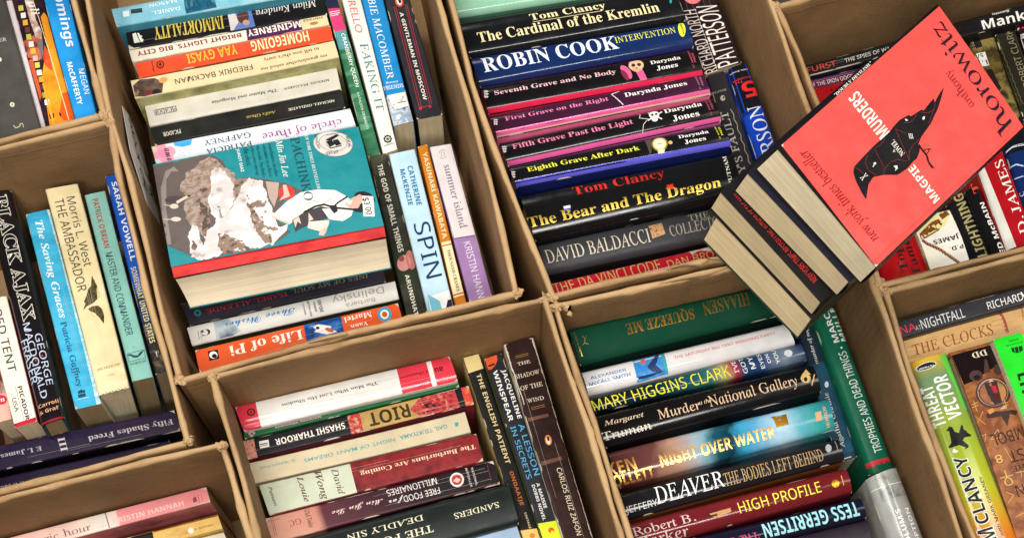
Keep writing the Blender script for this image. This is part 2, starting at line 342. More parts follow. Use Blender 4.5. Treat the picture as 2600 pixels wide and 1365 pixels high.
def book(tile, quad, h, orient, label, group, col, texts=(), decals=(), kind='p', side=None, page='#e4d6b4', depth=None, sag=None,
         W=None, wear=1, endgap=None, lean=None):
    name = 'hardback_book' if kind == 'h' else 'paperback_book'
    hm = h if not isinstance(h, (tuple, list)) else sum(h)/4
    if depth is None: depth = max(.06, hm-FLOOR-.002)
    fc = Face(tile, quad, h, orient, kind, 0, depth, W)
    fc.sag = sag if sag is not None else (fc.T*.13 if kind == 'h' else fc.T*.012)
    if lean: fc.W = Vector((lean[0], lean[1], -1)).normalized()
    org = fc.P(.5, .5, depth)
    root = empty(name, org, label, 'book', group)
    L, T = fc.L, fc.T
    # ---- cover shell
    t = .0028 if kind == 'h' else .0005
    tv = t/T
    nv = 22
    vs = [0] + [(.5-.5*math.cos(math.pi*i/nv)) for i in range(1, nv)] + [1]
    prof = [(0, depth)] + [(v, fc.w(v)) for v in vs] + [(1, depth)]
    inner = [(tv, depth)] + [(min(max(v, tv), 1-tv), fc.w(v)+t) for v in vs] + [(1-tv, depth)]
    n = len(prof); V = []; Fc = []; fm = []; UVc = []
    NU = 16
    for k in range(NU+1):
        u = k/NU
        V += [fc.P(u, p[0], p[1]) for p in prof] + [fc.P(u, p[0], p[1]) for p in inner]
        UVc += [(u, p[0]) for p in prof] + [(u, p[0]) for p in inner]
    for i in range(n-1):
        sd = 1 if (i == 0 or i == n-2) else 0
        for k in range(NU):
            o_ = 2*n*k; o2 = o_+2*n
            Fc.append([o_+i, o_+i+1, o2+i+1, o2+i]); fm.append(sd)
            Fc.append([o_+n+i+1, o_+n+i, o2+n+i, o2+n+i+1]); fm.append(1)
        e_ = 2*n*NU
        Fc.append([i+1, i, n+i, n+i+1]); fm.append(sd)
        Fc.append([e_+i, e_+i+1, e_+n+i+1, e_+n+i]); fm.append(sd)
    mats = [M(col), M(side or col)]
    # ---- printed panels and worn spots live in the cover's own mesh
    lift = .00014
    dl = list(decals)
    rnd = random.Random(hash(label) % 100000 if False else sum(map(ord, label)))
    paper = '#cfc6b4:m'
    items = []
    for d in dl:
        ty, dc, pts = d[0], d[1], d[2]
        tl = d[3] if len(d) > 3 else tile
        if ty == 'e': pts = ell(tl, *pts)
        if ty == 'l':      # thick polyline
            wd = d[4] if len(d) > 4 else 3
            for i in range(len(pts)-1):
                p, q = Vector(pts[i]), Vector(pts[i+1]); k = (q-p); k = Vector((-k.y, k.x)).normalized()*wd/2
                items.append((dc, [fc.uv(tl, x) for x in (p+k, q+k, q-k, p-k)]))
            continue
        items.append((dc, [fc.uv(tl, x) for x in pts]))
    for _ in range(int(wear*(4 if kind == 'p' else 2))):
        if wear <= 0: break
        e = rnd.choice((0, 1)); u = rnd.random(); du = rnd.uniform(.002, .010)/L*rnd.choice((1, 1, 2)); dv = rnd.uniform(.0004, .0011)/T
        v0, v1 = (0.004, dv) if e == 0 else (1-dv, .996)
        items.append((paper, [(max(u-du, .001), v0 if e == 0 else v1), (min(u+du, .999), v0 if e == 0 else v1), (min(u+du*.4, .999), v1 if e == 0 else v0), (max(u-du*.6, .001), v1 if e == 0 else v0)]))
    for e in range(4):
        if wear <= 0: break
        u = 0.001 if e < 2 else .999; s = 1 if e < 2 else -1; v = .001 if e % 2 else .999; sv = 1 if e % 2 else -1
        wc = min(wear, 2)*(1 if kind == 'p' else .6); du = rnd.uniform(.0012, .0035)*wc/L; dv = rnd.uniform(.001, .0028)*wc/T
        items.append((paper, [(u, v), (u+s*du, v), (u+s*du*.4, v+sv*dv*.5), (u, v+sv*dv)]))
    if kind == 'p' and wear >= 2:       # reading creases along the spine
        for _ in range(rnd.choice((2, 3))):
            v = rnd.uniform(.2, .8); ua = rnd.uniform(.01, .5); ub = min(.99, ua+rnd.uniform(.2, .6)); hw = .00011/T
            items.append(('#b9b0a2:m', [(ua, v-hw), (ub, v-hw*.6), (ub, v+hw*.6), (ua, v+hw)]))
    for k, (dc, pts) in enumerate(items):
        me = poly_mesh([(min(max(p[0], 0), 1), min(max(p[1], 0), 1)) for p in pts])
        r = fix_rect(me)
        if r[2]-r[0] < 1e-5 or r[3]-r[1] < 1e-5: continue
        lift += .000006
        ov, of, _ = map_flat(me, fc, r, 0, lift); bpy.data.meshes.remove(me)
        mm = M(dc)
        if mm not in mats: mats.append(mm)
        b = len(V); V += ov; UVc += map_flat.uv; Fc += [[b+i for i in f] for f in of]; fm += [mats.index(mm)]*len(of)
    cover = link('cover', V, Fc, mats, fm, root, UVc, smooth=35, origin=org)
    # ---- page block
    e = endgap if endgap is not None else (.003 if kind == 'h' else .0006)
    u0, u1 = e/L, 1-e/L
    topw = fc.sag + t + .0015
    V = []; UV = []
    for u in (u0, u1):
        for v, ww in ((tv*1.1+.001, topw), (1-tv*1.1-.001, topw), (1-tv*1.1-.001, depth-e), (tv*1.1+.001, depth-e)):
            V.append(fc.P(u, v, ww)); UV.append((v*T*1000, u*L*1000+ww*1000))
    Fc = [[0, 1, 2, 3], [7, 6, 5, 4], [0, 4, 5, 1], [1, 5, 6, 2], [2, 6, 7, 3], [3, 7, 4, 0]]
    link('page_block', V, Fc, [page_mat(page)], None, root, UV, origin=org)
    lettering(fc, cover, texts, tile, org)
    return fc, root, cover
def lettering(fc, cover, texts, tile, org, lift0=.0004):
    for tx in texts:
        s, font, col, x0, y0, x1, y1 = tx[:7]
        opt = tx[7] if len(tx) > 7 else {}
        tl = opt.get('t', tile); rot = opt.get('rot', 0)
        lo, hi = (min(x0, x1), min(y0, y1)), (max(x0, x1), max(y0, y1))
        if (fc.orient in 'NU') == (rot in (0, 180)): lo, hi = (lo[0], hi[1]), (hi[0], lo[1])   # text runs across the picture
        p, q = fc.uv(tl, lo), fc.uv(tl, hi)
        rect = (min(p[0], q[0]), min(p[1], q[1]), max(p[0], q[0]), max(p[1], q[1]))
        ht = (rect[3]-rect[1])*fc.T if rot in (0, 180) else (rect[2]-rect[0])*fc.L
        me = text_mesh(s, font, opt.get('off', 0), opt.get('sp', 1), ht)
        if not me.vertices: continue
        rect = fit_rect(me, fc, rect, rot)
        V, Fs, bb = map_flat(me, fc, rect, rot, lift0 + (.00012 if 'out' in opt else 0))
        mats = [M(col)]; fm = [0]*len(Fs)
        if 'out' in opt:
            m2 = text_mesh(s, font, opt['out'][1], opt.get('sp', 1))
            V2, F2, _ = map_flat(m2, fc, rect, rot, lift0, bb); b = len(V)
            V += V2; Fs += [[b+i for i in f] for f in F2]; fm += [1]*len(F2); mats.append(M(opt['out'][0])); bpy.data.meshes.remove(m2)
        bpy.data.meshes.remove(me)
        link(opt.get('name', 'lettering'), V, Fs, mats, fm, cover, origin=org)
# ------------------------------------------------------------------ setting
tb = bpy.data.materials.new('dark_table'); t_, N_, L_, P_ = nt(tb)
P_.inputs['Base Color'].default_value = (.05, .035, .022, 1); P_.inputs['Roughness'].default_value = .6
_n = N_.new('ShaderNodeTexNoise'); _n.inputs['Scale'].default_value = 12; _b = N_.new('ShaderNodeBump'); _b.inputs['Strength'].default_value = .2
L_.new(_n.outputs['Fac'], _b.inputs['Height']); L_.new(_b.outputs[0], P_.inputs['Normal'])
tz = FLOOR-.012
o = link('table', [(-1.6, -.8, tz), (1.6, -.8, tz), (1.6, 2.4, tz), (-1.6, 2.4, tz)], [[0, 1, 2, 3]], [tb]); o['kind'] = 'structure'
# ------------------------------------------------------------------ cardboard boxes
def box(label, left, top, right, bottom, th=.0055, dents=()):
    """each argument: rim polyline (image points, z=0). left/right run top->bottom, top/bottom run left->right"""
    cs = [at(*left[0], 0), at(*right[0], 0), at(*right[-1], 0), at(*left[-1], 0)]
    org = (cs[0]+cs[1]+cs[2]+cs[3])/4; org.z = FLOOR-.006
    root = empty('cardboard_box', org, label, 'box', 'cardboard boxes of books side by side')
    rnd = random.Random(sum(map(ord, label)))
    def wall(line, inward, trim0, trim1, dz):
        pts = [at(p[0], p[1], 0) for p in line]
        # resample
        seg = [(pts[i+1]-pts[i]).length for i in range(len(pts)-1)]; tot = sum(seg); n = 110
        P = []
        for k in range(n+1):
            d = trim0 + (tot-trim0-trim1)*k/n; i = 0
            while i < len(seg)-1 and d > seg[i]: d -= seg[i]; i += 1
            P.append(pts[i].lerp(pts[i+1], d/seg[i]))
        ph = [rnd.uniform(0, 6.28) for _ in range(6)]
        nick = [(rnd.random(), rnd.uniform(.0003, .0011), rnd.uniform(.004, .014)) for _ in range(6)]
        V = []; UV = []
        prof = [(.5, -1.0)] + [(.5, -.05), (.5, 0)] + [(.5*math.cos(math.pi*i/6), .5*math.sin(math.pi*i/6)) for i in range(1, 6)] + [(-.5, 0), (-.5, -.05), (-.5, -1.0)]
        for k, p in enumerate(P):
            tg = (P[min(k+1, n)]-P[max(k-1, 0)]).normalized(); nr = Vector((-tg.y, tg.x, 0))
            if nr.dot(inward-p) < 0: nr = -nr
            s = k/n*tot
            wob = .0006*math.sin(s*14+ph[0])+.0003*math.sin(s*47+ph[1])
            hz = .0010*math.sin(s*11+ph[2])+.0003*math.sin(s*71+ph[3])+.00025*math.sin(s*190+ph[4])+dz
            thk = th*(1+.14*math.sin(s*40+ph[5]))
            for (f0, am, wd) in nick:
                g = math.exp(-((k/n-f0)*tot/wd)**2); hz -= am*g; thk *= 1+.2*g; wob += .0004*g*math.sin(f0*40)
            for (dd, amp, wid) in dents:
                if dd[0] == id(line):
                    g = math.exp(-((k/n-dd[1])/wid)**2); hz -= amp*g*(.75+.5*noise.noise(Vector((s*90, ph[0], 0)))); thk *= 1+.6*g*(.5+noise.noise(Vector((s*70, ph[1], 3)))); wob += .0025*g*noise.noise(Vector((s*60, ph[2], 5)))
            for (a, z) in prof:
                q = p + nr*(a*thk + (wob if z > -.5 else 0)); q.z = hz-.5*th + z*th if z > -.5 else FLOOR
                if z == -.05: q.z = hz-.5*th-.012
                V.append(q); UV.append((s, q.z))
        m = len(prof); Fc = []
        for k in range(n):
            for j in range(m-1):
                Fc.append([k*m+j, k*m+j+1, (k+1)*m+j+1, (k+1)*m+j])
        Fc.append(list(range(m))[::-1]); Fc.append([n*m+j for j in range(m)])
        return link('side_wall', V, Fc, [CARD], None, root, UV, smooth=50, origin=org)
    ctr = Vector((org.x, org.y, 0))
    wl = wall(left, ctr, 0, 0, 0); wr = wall(right, ctr, 0, 0, 0.0004)
    wall(top, ctr, th*.55, th*.55, -.0006); wall(bottom, ctr, th*.55, th*.55, -.001)
    z = FLOOR-.002
    f = [Vector((c.x, c.y, z)) for c in cs]; g = [Vector((c.x, c.y, z-.004)) for c in cs]
    link('box_floor', f+g, [[0, 1, 2, 3], [7, 6, 5, 4], [0, 4, 5, 1], [1, 5, 6, 2], [2, 6, 7, 3], [3, 7, 4, 0]], [CARD], None, root,
         [(v.x, v.y) for v in f+g], origin=org)
    # crumpled, torn corners
    for ci, c in enumerate(cs):
        bm = bmesh.new(); bmesh.ops.create_icosphere(bm, subdivisions=3, radius=1)
        V = []; sd = Vector((rnd.uniform(0, 50), rnd.uniform(0, 50), rnd.uniform(0, 50)))
        sx, sy, sz = rnd.uniform(.0038, .0052), rnd.uniform(.0038, .0052), rnd.uniform(.003, .0042)
        for v in bm.verts:
            k = 1 + .75*noise.noise(v.co*1.1+sd) + .55*noise.noise(v.co*2.6+sd) + .25*noise.noise(v.co*6+sd)
            V.append(Vector((v.co.x*sx*k, v.co.y*sy*k, v.co.z*sz*k)) + c + Vector((0, 0, -.0028)))
        bm.verts.index_update()
        link('torn_corner', V, [[x.index for x in f.verts] for f in bm.faces], [CARD], None, root, [(v.x, v.y) for v in V], smooth=22, origin=org)
        bm.free()
        curl(root, org, [], 0, .005, sum(map(ord, label))+ci, c)
    return root, org
def curl(root, org, pts, z, size, seed, around=None):
    """torn liner paper standing up from the rim: a crinkled strip through the image points"""
    rnd = random.Random(seed); P = [at(p[0], p[1], z) for p in pts]
    if around is not None:
        a0 = rnd.uniform(0, 6.28)
        P = [around + Vector((math.cos(a0+i*.5)*.005*rnd.uniform(.6, 1.1), math.sin(a0+i*.5)*.005*rnd.uniform(.6, 1.1), rnd.uniform(-.004, .0005))) for i in range(6)]
    V = []; n = len(P)
    for i, p in enumerate(P):
        a = rnd.uniform(-.5, .5); k = Vector((math.cos(a+i), math.sin(a+i), rnd.uniform(-.2, .9)))*size*rnd.uniform(.5, 1.2)
        V += [p-k*.5, p+Vector((0, 0, rnd.uniform(0, .003))), p+k*.6]
    Fc = []
    for i in range(n-1):
        for j in range(2): Fc.append([i*3+j, i*3+j+1, (i+1)*3+j+1, (i+1)*3+j])
    o = link('torn_liner', V, Fc, [CARD], None, root, [(v.x, v.y) for v in V], smooth=60, origin=org)
    s = o.modifiers.new('s', 'SOLIDIFY'); s.thickness = .0006
    return o
# ------------------------------------------------------------------ the nine boxes
box('cardboard box in the top left corner of the photo holding a blue paperback',
    [(-280, -20), (-200, 400)], [(-280, -20), (168, -80)], [(168, -80), (188, 0), (262, 288)], [(-200, 400), (0, 353), (262, 288)])
box('cardboard box at the left edge with upright spines above a dark purple book',
    [(-330, 450), (-120, 1276)], [(-330, 450), (0, 374), (279, 308)], [(279, 308), (300, 440), (372, 746), (478, 1118)],
    [(-120, 1276), (0, 1246), (300, 1165), (478, 1118)])
box('cardboard box in the bottom left corner holding a pink book',
    [(-150, 1300), (-80, 1580)], [(-150, 1300), (0, 1262), (300, 1188), (563, 1127)], [(563, 1127), (603, 1258), (660, 1440), (690, 1550)], [(-80, 1580), (690, 1550)])
bt = [(456, 962), (640, 910), (798, 866), (1080, 797), (1313, 742)]
b4, b4o = box('cardboard box with a white handwritten label inside its left wall',
    [(140, -350), (222, 0), (276, 285), (325, 440), (406, 780), (456, 962)], [(140, -350), (1010, -490)],
    [(1010, -490), (1113, 0), (1245, 461), (1313, 742)], bt, dents=(((id(bt), .66), .0018, .10), ((id(bt), .42), .001, .04)))
box('cardboard box at the bottom centre holding a red and white spine',
    [(541, 955), (571, 1060), (620, 1230), (672, 1440), (712, 1590)], [(541, 955), (800, 887), (1040, 832), (1200, 798), (1381, 757)],
    [(1381, 757), (1412, 850), (1451, 960), (1498, 1090), (1580, 1365), (1603, 1440), (1648, 1590)], [(712, 1590), (1648, 1590)])
bt6 = [(1402, 750), (1600, 703), (1825, 654), (2164, 575)]
b6, b6o = box('cardboard box at the top centre packed with glossy black hardbacks',
    [(1040, -440), (1146, 0), (1199, 205), (1250, 360), (1402, 750)], [(1040, -440), (1770, -540)],
    [(1770, -540), (1957, 0), (2045, 255), (2164, 575)], bt6, dents=(((id(bt6), .48), .004, .09),))
tp7 = [(1411, 775), (1620, 731), (1877, 672), (2172, 600)]
b7, b7o = box('cardboard box at the bottom right of centre with a green cloth book first',
    [(1411, 775), (1470, 960), (1520, 1095), (1601, 1365), (1625, 1440), (1668, 1580)], tp7,
    [(2172, 600), (2210, 695), (2254, 821), (2300, 960), (2331, 1059), (2380, 1181), (2442, 1365), (2470, 1440), (2525, 1580)], [(1668, 1580), (2525, 1580)],
    dents=(((id(tp7), .45), .003, .08),))
box('cardboard box in the top right corner partly covered by the leaning paperback stack',
    [(1972, 14), (2030, 140), (2080, 266), (2190, 580), (2234, 722)], [(1972, 14), (2100, -20), (2780, -180)], [(2780, -180), (2920, 560)],
    [(2234, 722), (2460, 662), (2600, 626), (2920, 560)])
box('cardboard box in the bottom right corner holding a neon green book',
    [(2250, 740), (2318, 960), (2352, 1059), (2476, 1365), (2510, 1440)], [(2250, 740), (2460, 685), (2600, 647), (2920, 585)],
    [(2920, 585), (3100, 1440)], [(2510, 1440), (3100, 1440)])
curl(b6, b6o, [(1700, 684), (1740, 672), (1775, 668), (1800, 655), (1830, 652)], .002, .006, 3)
curl(b7, b7o, [(1680, 718), (1730, 706), (1790, 694), (1850, 676)], .0, .006, 5)
curl(b7, b7o, [(1425, 772), (1440, 778), (1450, 792), (1447, 802)], -.004, .008, 8)
curl(b4, b4o, [(790, 868), (830, 858), (880, 846)], .001, .005, 11)
# handwritten label glued inside the left wall of the flower box
def label_on_wall():
    p0, p1 = at(276, 285, 0), at(406, 780, 0); tg = (p1-p0).normalized(); nr = Vector((tg.y, -tg.x, 0))
    if nr.dot(at(700, 500, 0)-p0) < 0: nr = -nr
    base = p0 + nr*.0066
    def hit(x, y):
        d = ray(x, y); t = (base-CAM).dot(nr)/d.dot(nr); return CAM + d*t
    A = lambda x, y: (x/1.9314, y/1.9314)
    pts = [A(600, 520), A(640, 575), A(705, 760), A(790, 1110), A(726, 1010), A(640, 740)]
    V = [hit(*p) for p in pts]
    V2 = [v-nr*.0006 for v in V]; n = len(V)
    Fc = [list(range(n)), list(range(n, 2*n))[::-1]] + [[i, n+i, n+(i+1) % n, (i+1) % n] for i in range(n)]
    lab = link('paper_label', V+V2, Fc, [M('#ded8d2:m')], None, b4, origin=b4o)
    ink = M('#1d1a20:m')
    def write(s, a, b, hgt):
        me = text_mesh(s, 'G'); bb = fix_rect(me); P0, P1 = hit(*a)+nr*.0004, hit(*b)+nr*.0004
        ux = P1-P0; upv = Vector((0, 0, 1))*hgt
        # upright letters read down the wall, tops toward the rim
        V = [P0 + ux*((v.co.x-bb[0])/(bb[2]-bb[0])) + upv*((v.co.y-bb[1])/(bb[3]-bb[1])-.5)
             + upv*.05*math.sin(v.co.x*9) for v in me.vertices]
        link('handwriting', V, [list(p.vertices) for p in me.polygons], [ink], None, lab, origin=b4o); bpy.data.meshes.remove(me)
    write('TRUNK', A(712, 745), A(748, 985), .022)
    write('MOCK CH', A(640, 600), A(712, 925), .022)
    me = text_mesh('NATION', 'G'); bb = fix_rect(me); P0, P1 = hit(*A(588, 345))+nr*.0004, hit(*A(640, 590))+nr*.0004
    V = [P0+(P1-P0)*((v.co.x-bb[0])/(bb[2]-bb[0]))+Vector((0, 0, .02))*((v.co.y-bb[1])/(bb[3]-bb[1])-.5) for v in me.vertices]
    link('handwriting', V, [list(p.vertices) for p in me.polygons], [ink], None, b4, origin=b4o); bpy.data.meshes.remove(me)
label_on_wall()
# ================================================================== books
R9 = {'rot': 90}
def R(**k): return k
# ---------------- box 4, flower box: flat row of upside-down spines
g4 = 'books in the box with the handwritten label'
book('C', [(5, 60), (1570, -230), (1590, -70), (45, 195)], -.098, 'U', 'pale blue watery spine directly above the black spine with gold capitals', g4,
     'n:#8cc4d4,#6fb4c8,#9fd0dc|14|1', [('DANIEL', 'S', '#e8f2f2', 520, 55, 312, 112), ('MASON', 'S', '#e8f2f2', 497, 0, 288, 55)],
     [('p', 'n:#2a7f9a,#0f4a66,#74c0d0|40|.3', [(540, -30), (760, -70), (790, 55), (560, 100)]), ('p', '#1d3a44', [(150, 72), (235, 62), (240, 95), (156, 106)]),
      ('p', '#dbe8ea', [(92, 88), (138, 80), (145, 122), (98, 130)])], side='#3f8fa6', sag=.002)
book('C', [(108, 185), (1598, -75), (1618, 108), (140, 372)], -.115, 'U', 'black spine with gold capitals and a small blue picture, under the watery blue book', g4, '#1b1a1c',
     [('IMMORTALITY', 'SB', '#d9c25a', 835, 112, 335, 303), ('Milan Kundera', 'S', '#efe9e0', 1530, -2, 1085, 128)],
     [('p', '#5f7fc0', [(1040, 50), (1078, 192), (895, 226), (865, 80)]), ('p', '#d9cfc9', [(868, 84), (925, 95), (955, 160), (915, 222), (896, 224)]),
      ('e', '#5a3a34', (985, 120, 45, 52)), ('e', '#c79c86', (1010, 165, 26, 20)),
      ('p', '#f2efe8', [(165, 258), (190, 248), (222, 318), (180, 326)]), ('p', '#f2efe8', [(200, 250), (215, 250), (222, 268), (240, 272), (232, 288), (250, 300), (240, 318), (226, 316)])], wear=2)
book('C', [(138, 372), (1612, 112), (1635, 190), (165, 465)], -.116, 'U', 'thin cream spine with maroon capitals and a purple panel', g4, '#e6dcc6',
     [('BRIGHT LIGHTS, BIG CITY', 'GB', '#7a2248', 968, 245, 207, 422), ('McINERNEY', 'GB', '#efe6d2', 1412, 160, 1030, 278), ('VINTAGE', 'GB', '#6b5a40', 1590, 130, 1440, 165)],
     [('p', '#4a1f52', [(1010, 222), (1412, 150), (1436, 228), (1022, 303)]), ('p', '#e0c79b', [(1416, 150), (1620, 112), (1638, 188), (1438, 226)]),
      ('e', '#a07c3a', (1520, 178, 34, 12, -10))])
book('C', [(185, 470), (1640, 190), (1665, 300), (215, 585)], -.108, 'U', 'bright orange-red spine with cream and yellow capitals', g4, '#df4a28',
     [('HOMEGOING', 'GB', '#f1d9a8', 1470, 232, 1060, 392), ('YAA GYASI', 'GB', '#f0a93a', 935, 338, 580, 482), ('Vintage', 'SC', '#3c1512', 302, 455, 330, 540, R9)],
     [('e', '#5a2015', (372, 485, 30, 30)), ('e', '#df4a28', (372, 485, 20, 20)), ('e', '#5a2015', (372, 485, 12, 14))], side='#8a6a3c')
book('C', [(150, 598), (1668, 300), (1705, 425), (185, 735)], -.092, 'U', 'beige spine with dark upside-down lettering and a small picture of people', g4, '#ddc79c',
     [('my grandmother asked me', 'S', '#40382c', 1615, 398, 1120, 528), ('to tell you she\'s sorry', 'S', '#40382c', 1552, 345, 1145, 458),
      ('FREDRIK BACKMAN', 'N', '#4a4234', 1050, 475, 485, 628)],
     [('p', 'n:#6b5446,#3a2c28,#a08468|60|1', [(220, 592), (330, 582), (395, 610), (385, 690), (270, 720), (185, 722), (170, 640)]), ('e', '#c79a56', (392, 596, 34, 22, -15)),
      ('e', '#2a1c22', (345, 690, 34, 28)), ('p', '#7a2434', [(250, 690), (300, 670), (330, 700), (260, 718)])], side='n:#77793f,#b8b07a,#5f6a2c|16|1', depth=.14)
book('C', [(258, 790), (1685, 495), (1720, 655), (295, 945)], -.112, 'U', 'off-white spine with small black serif lettering, over the black spine of the same make', g4, '#d8d2c4',
     [('MIKHAIL BULGAKOV', 'S', '#28251f', 1630, 588, 1285, 668), ('The Master and Margarita', 'S', '#28251f', 1240, 665, 755, 772), ('PICADOR', 'S', '#1d1b18', 492, 795, 330, 866)],
     [('l', '#28251f', [(492, 795), (334, 826)], 'C', 3), ('l', '#28251f', [(494, 835), (338, 866)], 'C', 3)])
book('C', [(298, 948), (1725, 662), (1755, 805), (335, 1085)], -.113, 'U', 'black spine with small white and gold lettering, below the off-white spine', g4, '#201f1c',
     [('MICHAEL ONDAATJE', 'S', '#e2dccb', 1672, 745, 1328, 832), ('Anil\'s Ghost', 'S', '#b8a14c', 1232, 830, 1015, 892), ('PICADOR', 'S', '#e8e2d2', 522, 965, 398, 1022)])
book('C', [(308, 1095), (1785, 800), (1832, 935), (345, 1230)], -.104, 'U', 'white spine with magenta lettering and a pink flower at its end', g4, '#d2d8dc',
     [('circle of three', 'S', '#a03a86', 1716, 880, 1135, 1040), ('GAFFNEY', 'S', '#3a4a5e', 1038, 985, 705, 1092), ('PATRICIA', 'S', '#3a4a5e', 1052, 1062, 720, 1150), ('amo', 'SC', '#502a3c', 400, 1115, 460, 1200, R9)],
     [('p', '#3f9fd8', [(470, 1062), (610, 1040), (600, 1085), (540, 1100), (480, 1092)]),
      ('e', '#e89aae', (380, 1110, 42, 34)), ('e', '#e89aae', (440, 1135, 48, 38)), ('e', '#e69ab0', (350, 1160, 34, 34)), ('e', '#ee9fb4', (420, 1185, 55, 34)), ('e', '#e08aa6', (400, 1150, 40, 34)),
      ('p', '#d6c6a0', [(312, 1098), (350, 1090), (346, 1135), (322, 1150)])] + [('e', '#8a8f92', (520+rx*22, 1128+ry*16, 3, 3)) for rx, ry in ((0, 0), (1, 1), (2, 0), (3, 1), (0, 2), (1.5, 2.2), (3, -1))])
book('D', [(345, 905), (1330, 700), (1352, 805), (390, 1015)], -.125, 'U', 'dark grey-plum spine half hidden below the mountain cover book', g4, '#34303a',
     [('ISABEL ALLENDE', 'S', '#b03a4a', 862, 852, 475, 958), ('INES OF MY SOUL', 'S', '#8a8074', 1262, 765, 888, 862)],
     [('e', '#2f8a94', (428, 953, 17, 16)), ('e', '#16404a', (428, 953, 8, 8))])
book('D', [(375, 1025), (1395, 795), (1415, 885), (402, 1117)], -.103, 'U', 'pale grey spine with blue script lettering, just above the orange spine with a blue panel', g4, '#d8d6cf',
     [('Three Wishes', 'SC', '#2f7fc0', 902, 930, 568, 1038), ('Delinsky', 'N', '#9a968e', 1336, 820, 1090, 908), ('Barbara', 'N', '#9a968e', 1296, 880, 1158, 928),
      ('NEW YORK', 'GB', '#3a4246', 1012, 895, 1045, 950, R9), ('TIMES', 'GB', '#3a4246', 992, 902, 1012, 950, R9), ('BESTSELLING', 'GB', '#3a4246', 962, 900, 990, 972, R9), ('AUTHOR', 'GB', '#3a4246', 938, 910, 960, 965, R9),
      ('G', 'SB', '#3a3a3c', 485, 1032, 447, 1072)],
     [('p', 'n:#7f97a4,#b9c4c8,#4f6470|30|1', [(505, 998), (575, 985), (640, 1045), (600, 1068), (520, 1085)]), ('l', '#6a6a6a', [(430, 1045), (436, 1085)], 'D', 3), ('l', '#6a6a6a', [(442, 1043), (448, 1083)], 'D', 2)], side='#3a4a38')
book('D', [(415, 1135), (1410, 905), (1440, 1012), (440, 1252)], -.062, 'U', 'orange spine with white lettering and a blue panel, against the lower box wall', g4, '#d9572a',
     [('Life of Pi', 'SB', '#f0e8dc', 936, 1036, 590, 1168), ('Martel', 'SB', '#efe2d2', 1278, 948, 1150, 1006), ('Yann', 'SB', '#efe2d2', 1262, 1000, 1180, 1032)],
     [('p', 'n:#1f4f9a,#163a7a,#3a7ac0|60|1', [(945, 1012), (1128, 968), (1152, 1080), (965, 1124)]), ('p', '#e8e4de', [(978, 1022), (1020, 1012), (1080, 1022), (1110, 1050), (1060, 1062), (1000, 1050)]),
      ('e', '#c8552c', (1072, 1040, 22, 9, 20)), ('e', '#1c2430', (1015, 1030, 9, 7)),
      ('e', '#3a9ac0', (1345, 963, 35, 36)), ('e', '#efe6da', (1345, 963, 22, 23)), ('e', '#c8552c', (1345, 963, 13, 14)),
      ('p', '#1c1a1a', [(477, 1143), (525, 1133), (534, 1178), (486, 1190)]), ('e', '#e8e4de', (505, 1161, 20, 18)), ('e', '#1c1a1a', (510, 1166, 12, 11))], wear=2)
# upright columns on the right of box 4
book('E', [(27, -60), (80, -60), (272, 645), (217, 660)], -.116, 'D', 'green and pink spine with white capitals beside the row of upside-down spines', g4, 'n:#3f7a58,#2f6a4a,#5f9a78|30|3',
     [('CRANBERRY QUEEN', 'N', '#eef2ea', 110, 150, 183, 372), ('KATHLEEN DEMARCO', 'N', '#cfe0d2', 176, 398, 222, 545)],
     [('p', '#252a44', [(27, -60), (80, -60), (107, 38), (52, 42)]), ('p', '#d83a6e', [(52, 42), (107, 38), (133, 132), (80, 142)]), ('p', 'n:#5a9aa4,#4f8f90|30|1', [(80, 142), (133, 132), (155, 210), (100, 220)]),
      ('l', '#f2dde4', [(62, 58), (104, 50)], 'E', 3), ('l', '#f2dde4', [(64, 66), (106, 59)], 'E', 3), ('l', '#f2dde4', [(66, 74), (100, 67)], 'E', 3)])
book('E', [(98, -50), (178, -50), (345, 626), (285, 645)], -.108, 'D', 'white spine with teal capitals and a ship wheel mark', g4, '#e6e2d8',
     [('FAKING IT', 'S', '#3a7f88', 184, 190, 290, 466), ('FIORELLO', 'G', '#c27f7a', 120, -70, 196, 142), ('WARNER', 'GB', '#2a2a2c', 290, 600, 330, 615, R9)],
     [('e', '#26282c', (304, 585, 17, 16)), ('e', '#e6e2d8', (304, 585, 11, 10)), ('e', '#26282c', (304, 585, 4, 4))] +
     [('l', '#26282c', [(304-20*math.cos(k*.785), 585-20*math.sin(k*.785)), (304+20*math.cos(k*.785), 585+20*math.sin(k*.785))], 'E', 2.4) for k in range(4)])
book('E', [(180, -50), (272, -50), (414, 506), (330, 526)], -.115, 'D', 'bright blue spine with white capitals and a picture of letters at its foot', g4, '#1f86c6',
     [('DEBBIE MACOMBER', 'S', '#eef4f8', 196, -90, 336, 332), ('Between', 'I', '#dcecf5', 300, 338, 350, 356, R9), ('FRIENDS', 'S', '#eef4f8', 292, 352, 370, 382, R9)],
     [('p', 'n:#e6e4dc,#7f9ab8,#c9d2d6,#3a5f8c|70|1', [(299, 408), (385, 385), (414, 506), (330, 526)]), ('p', '#e9e4d8', [(305, 402), (383, 386), (400, 440), (340, 462)]), ('l', '#8a6a4a', [(330, 440), (350, 432), (385, 425)], 'E', 4)])
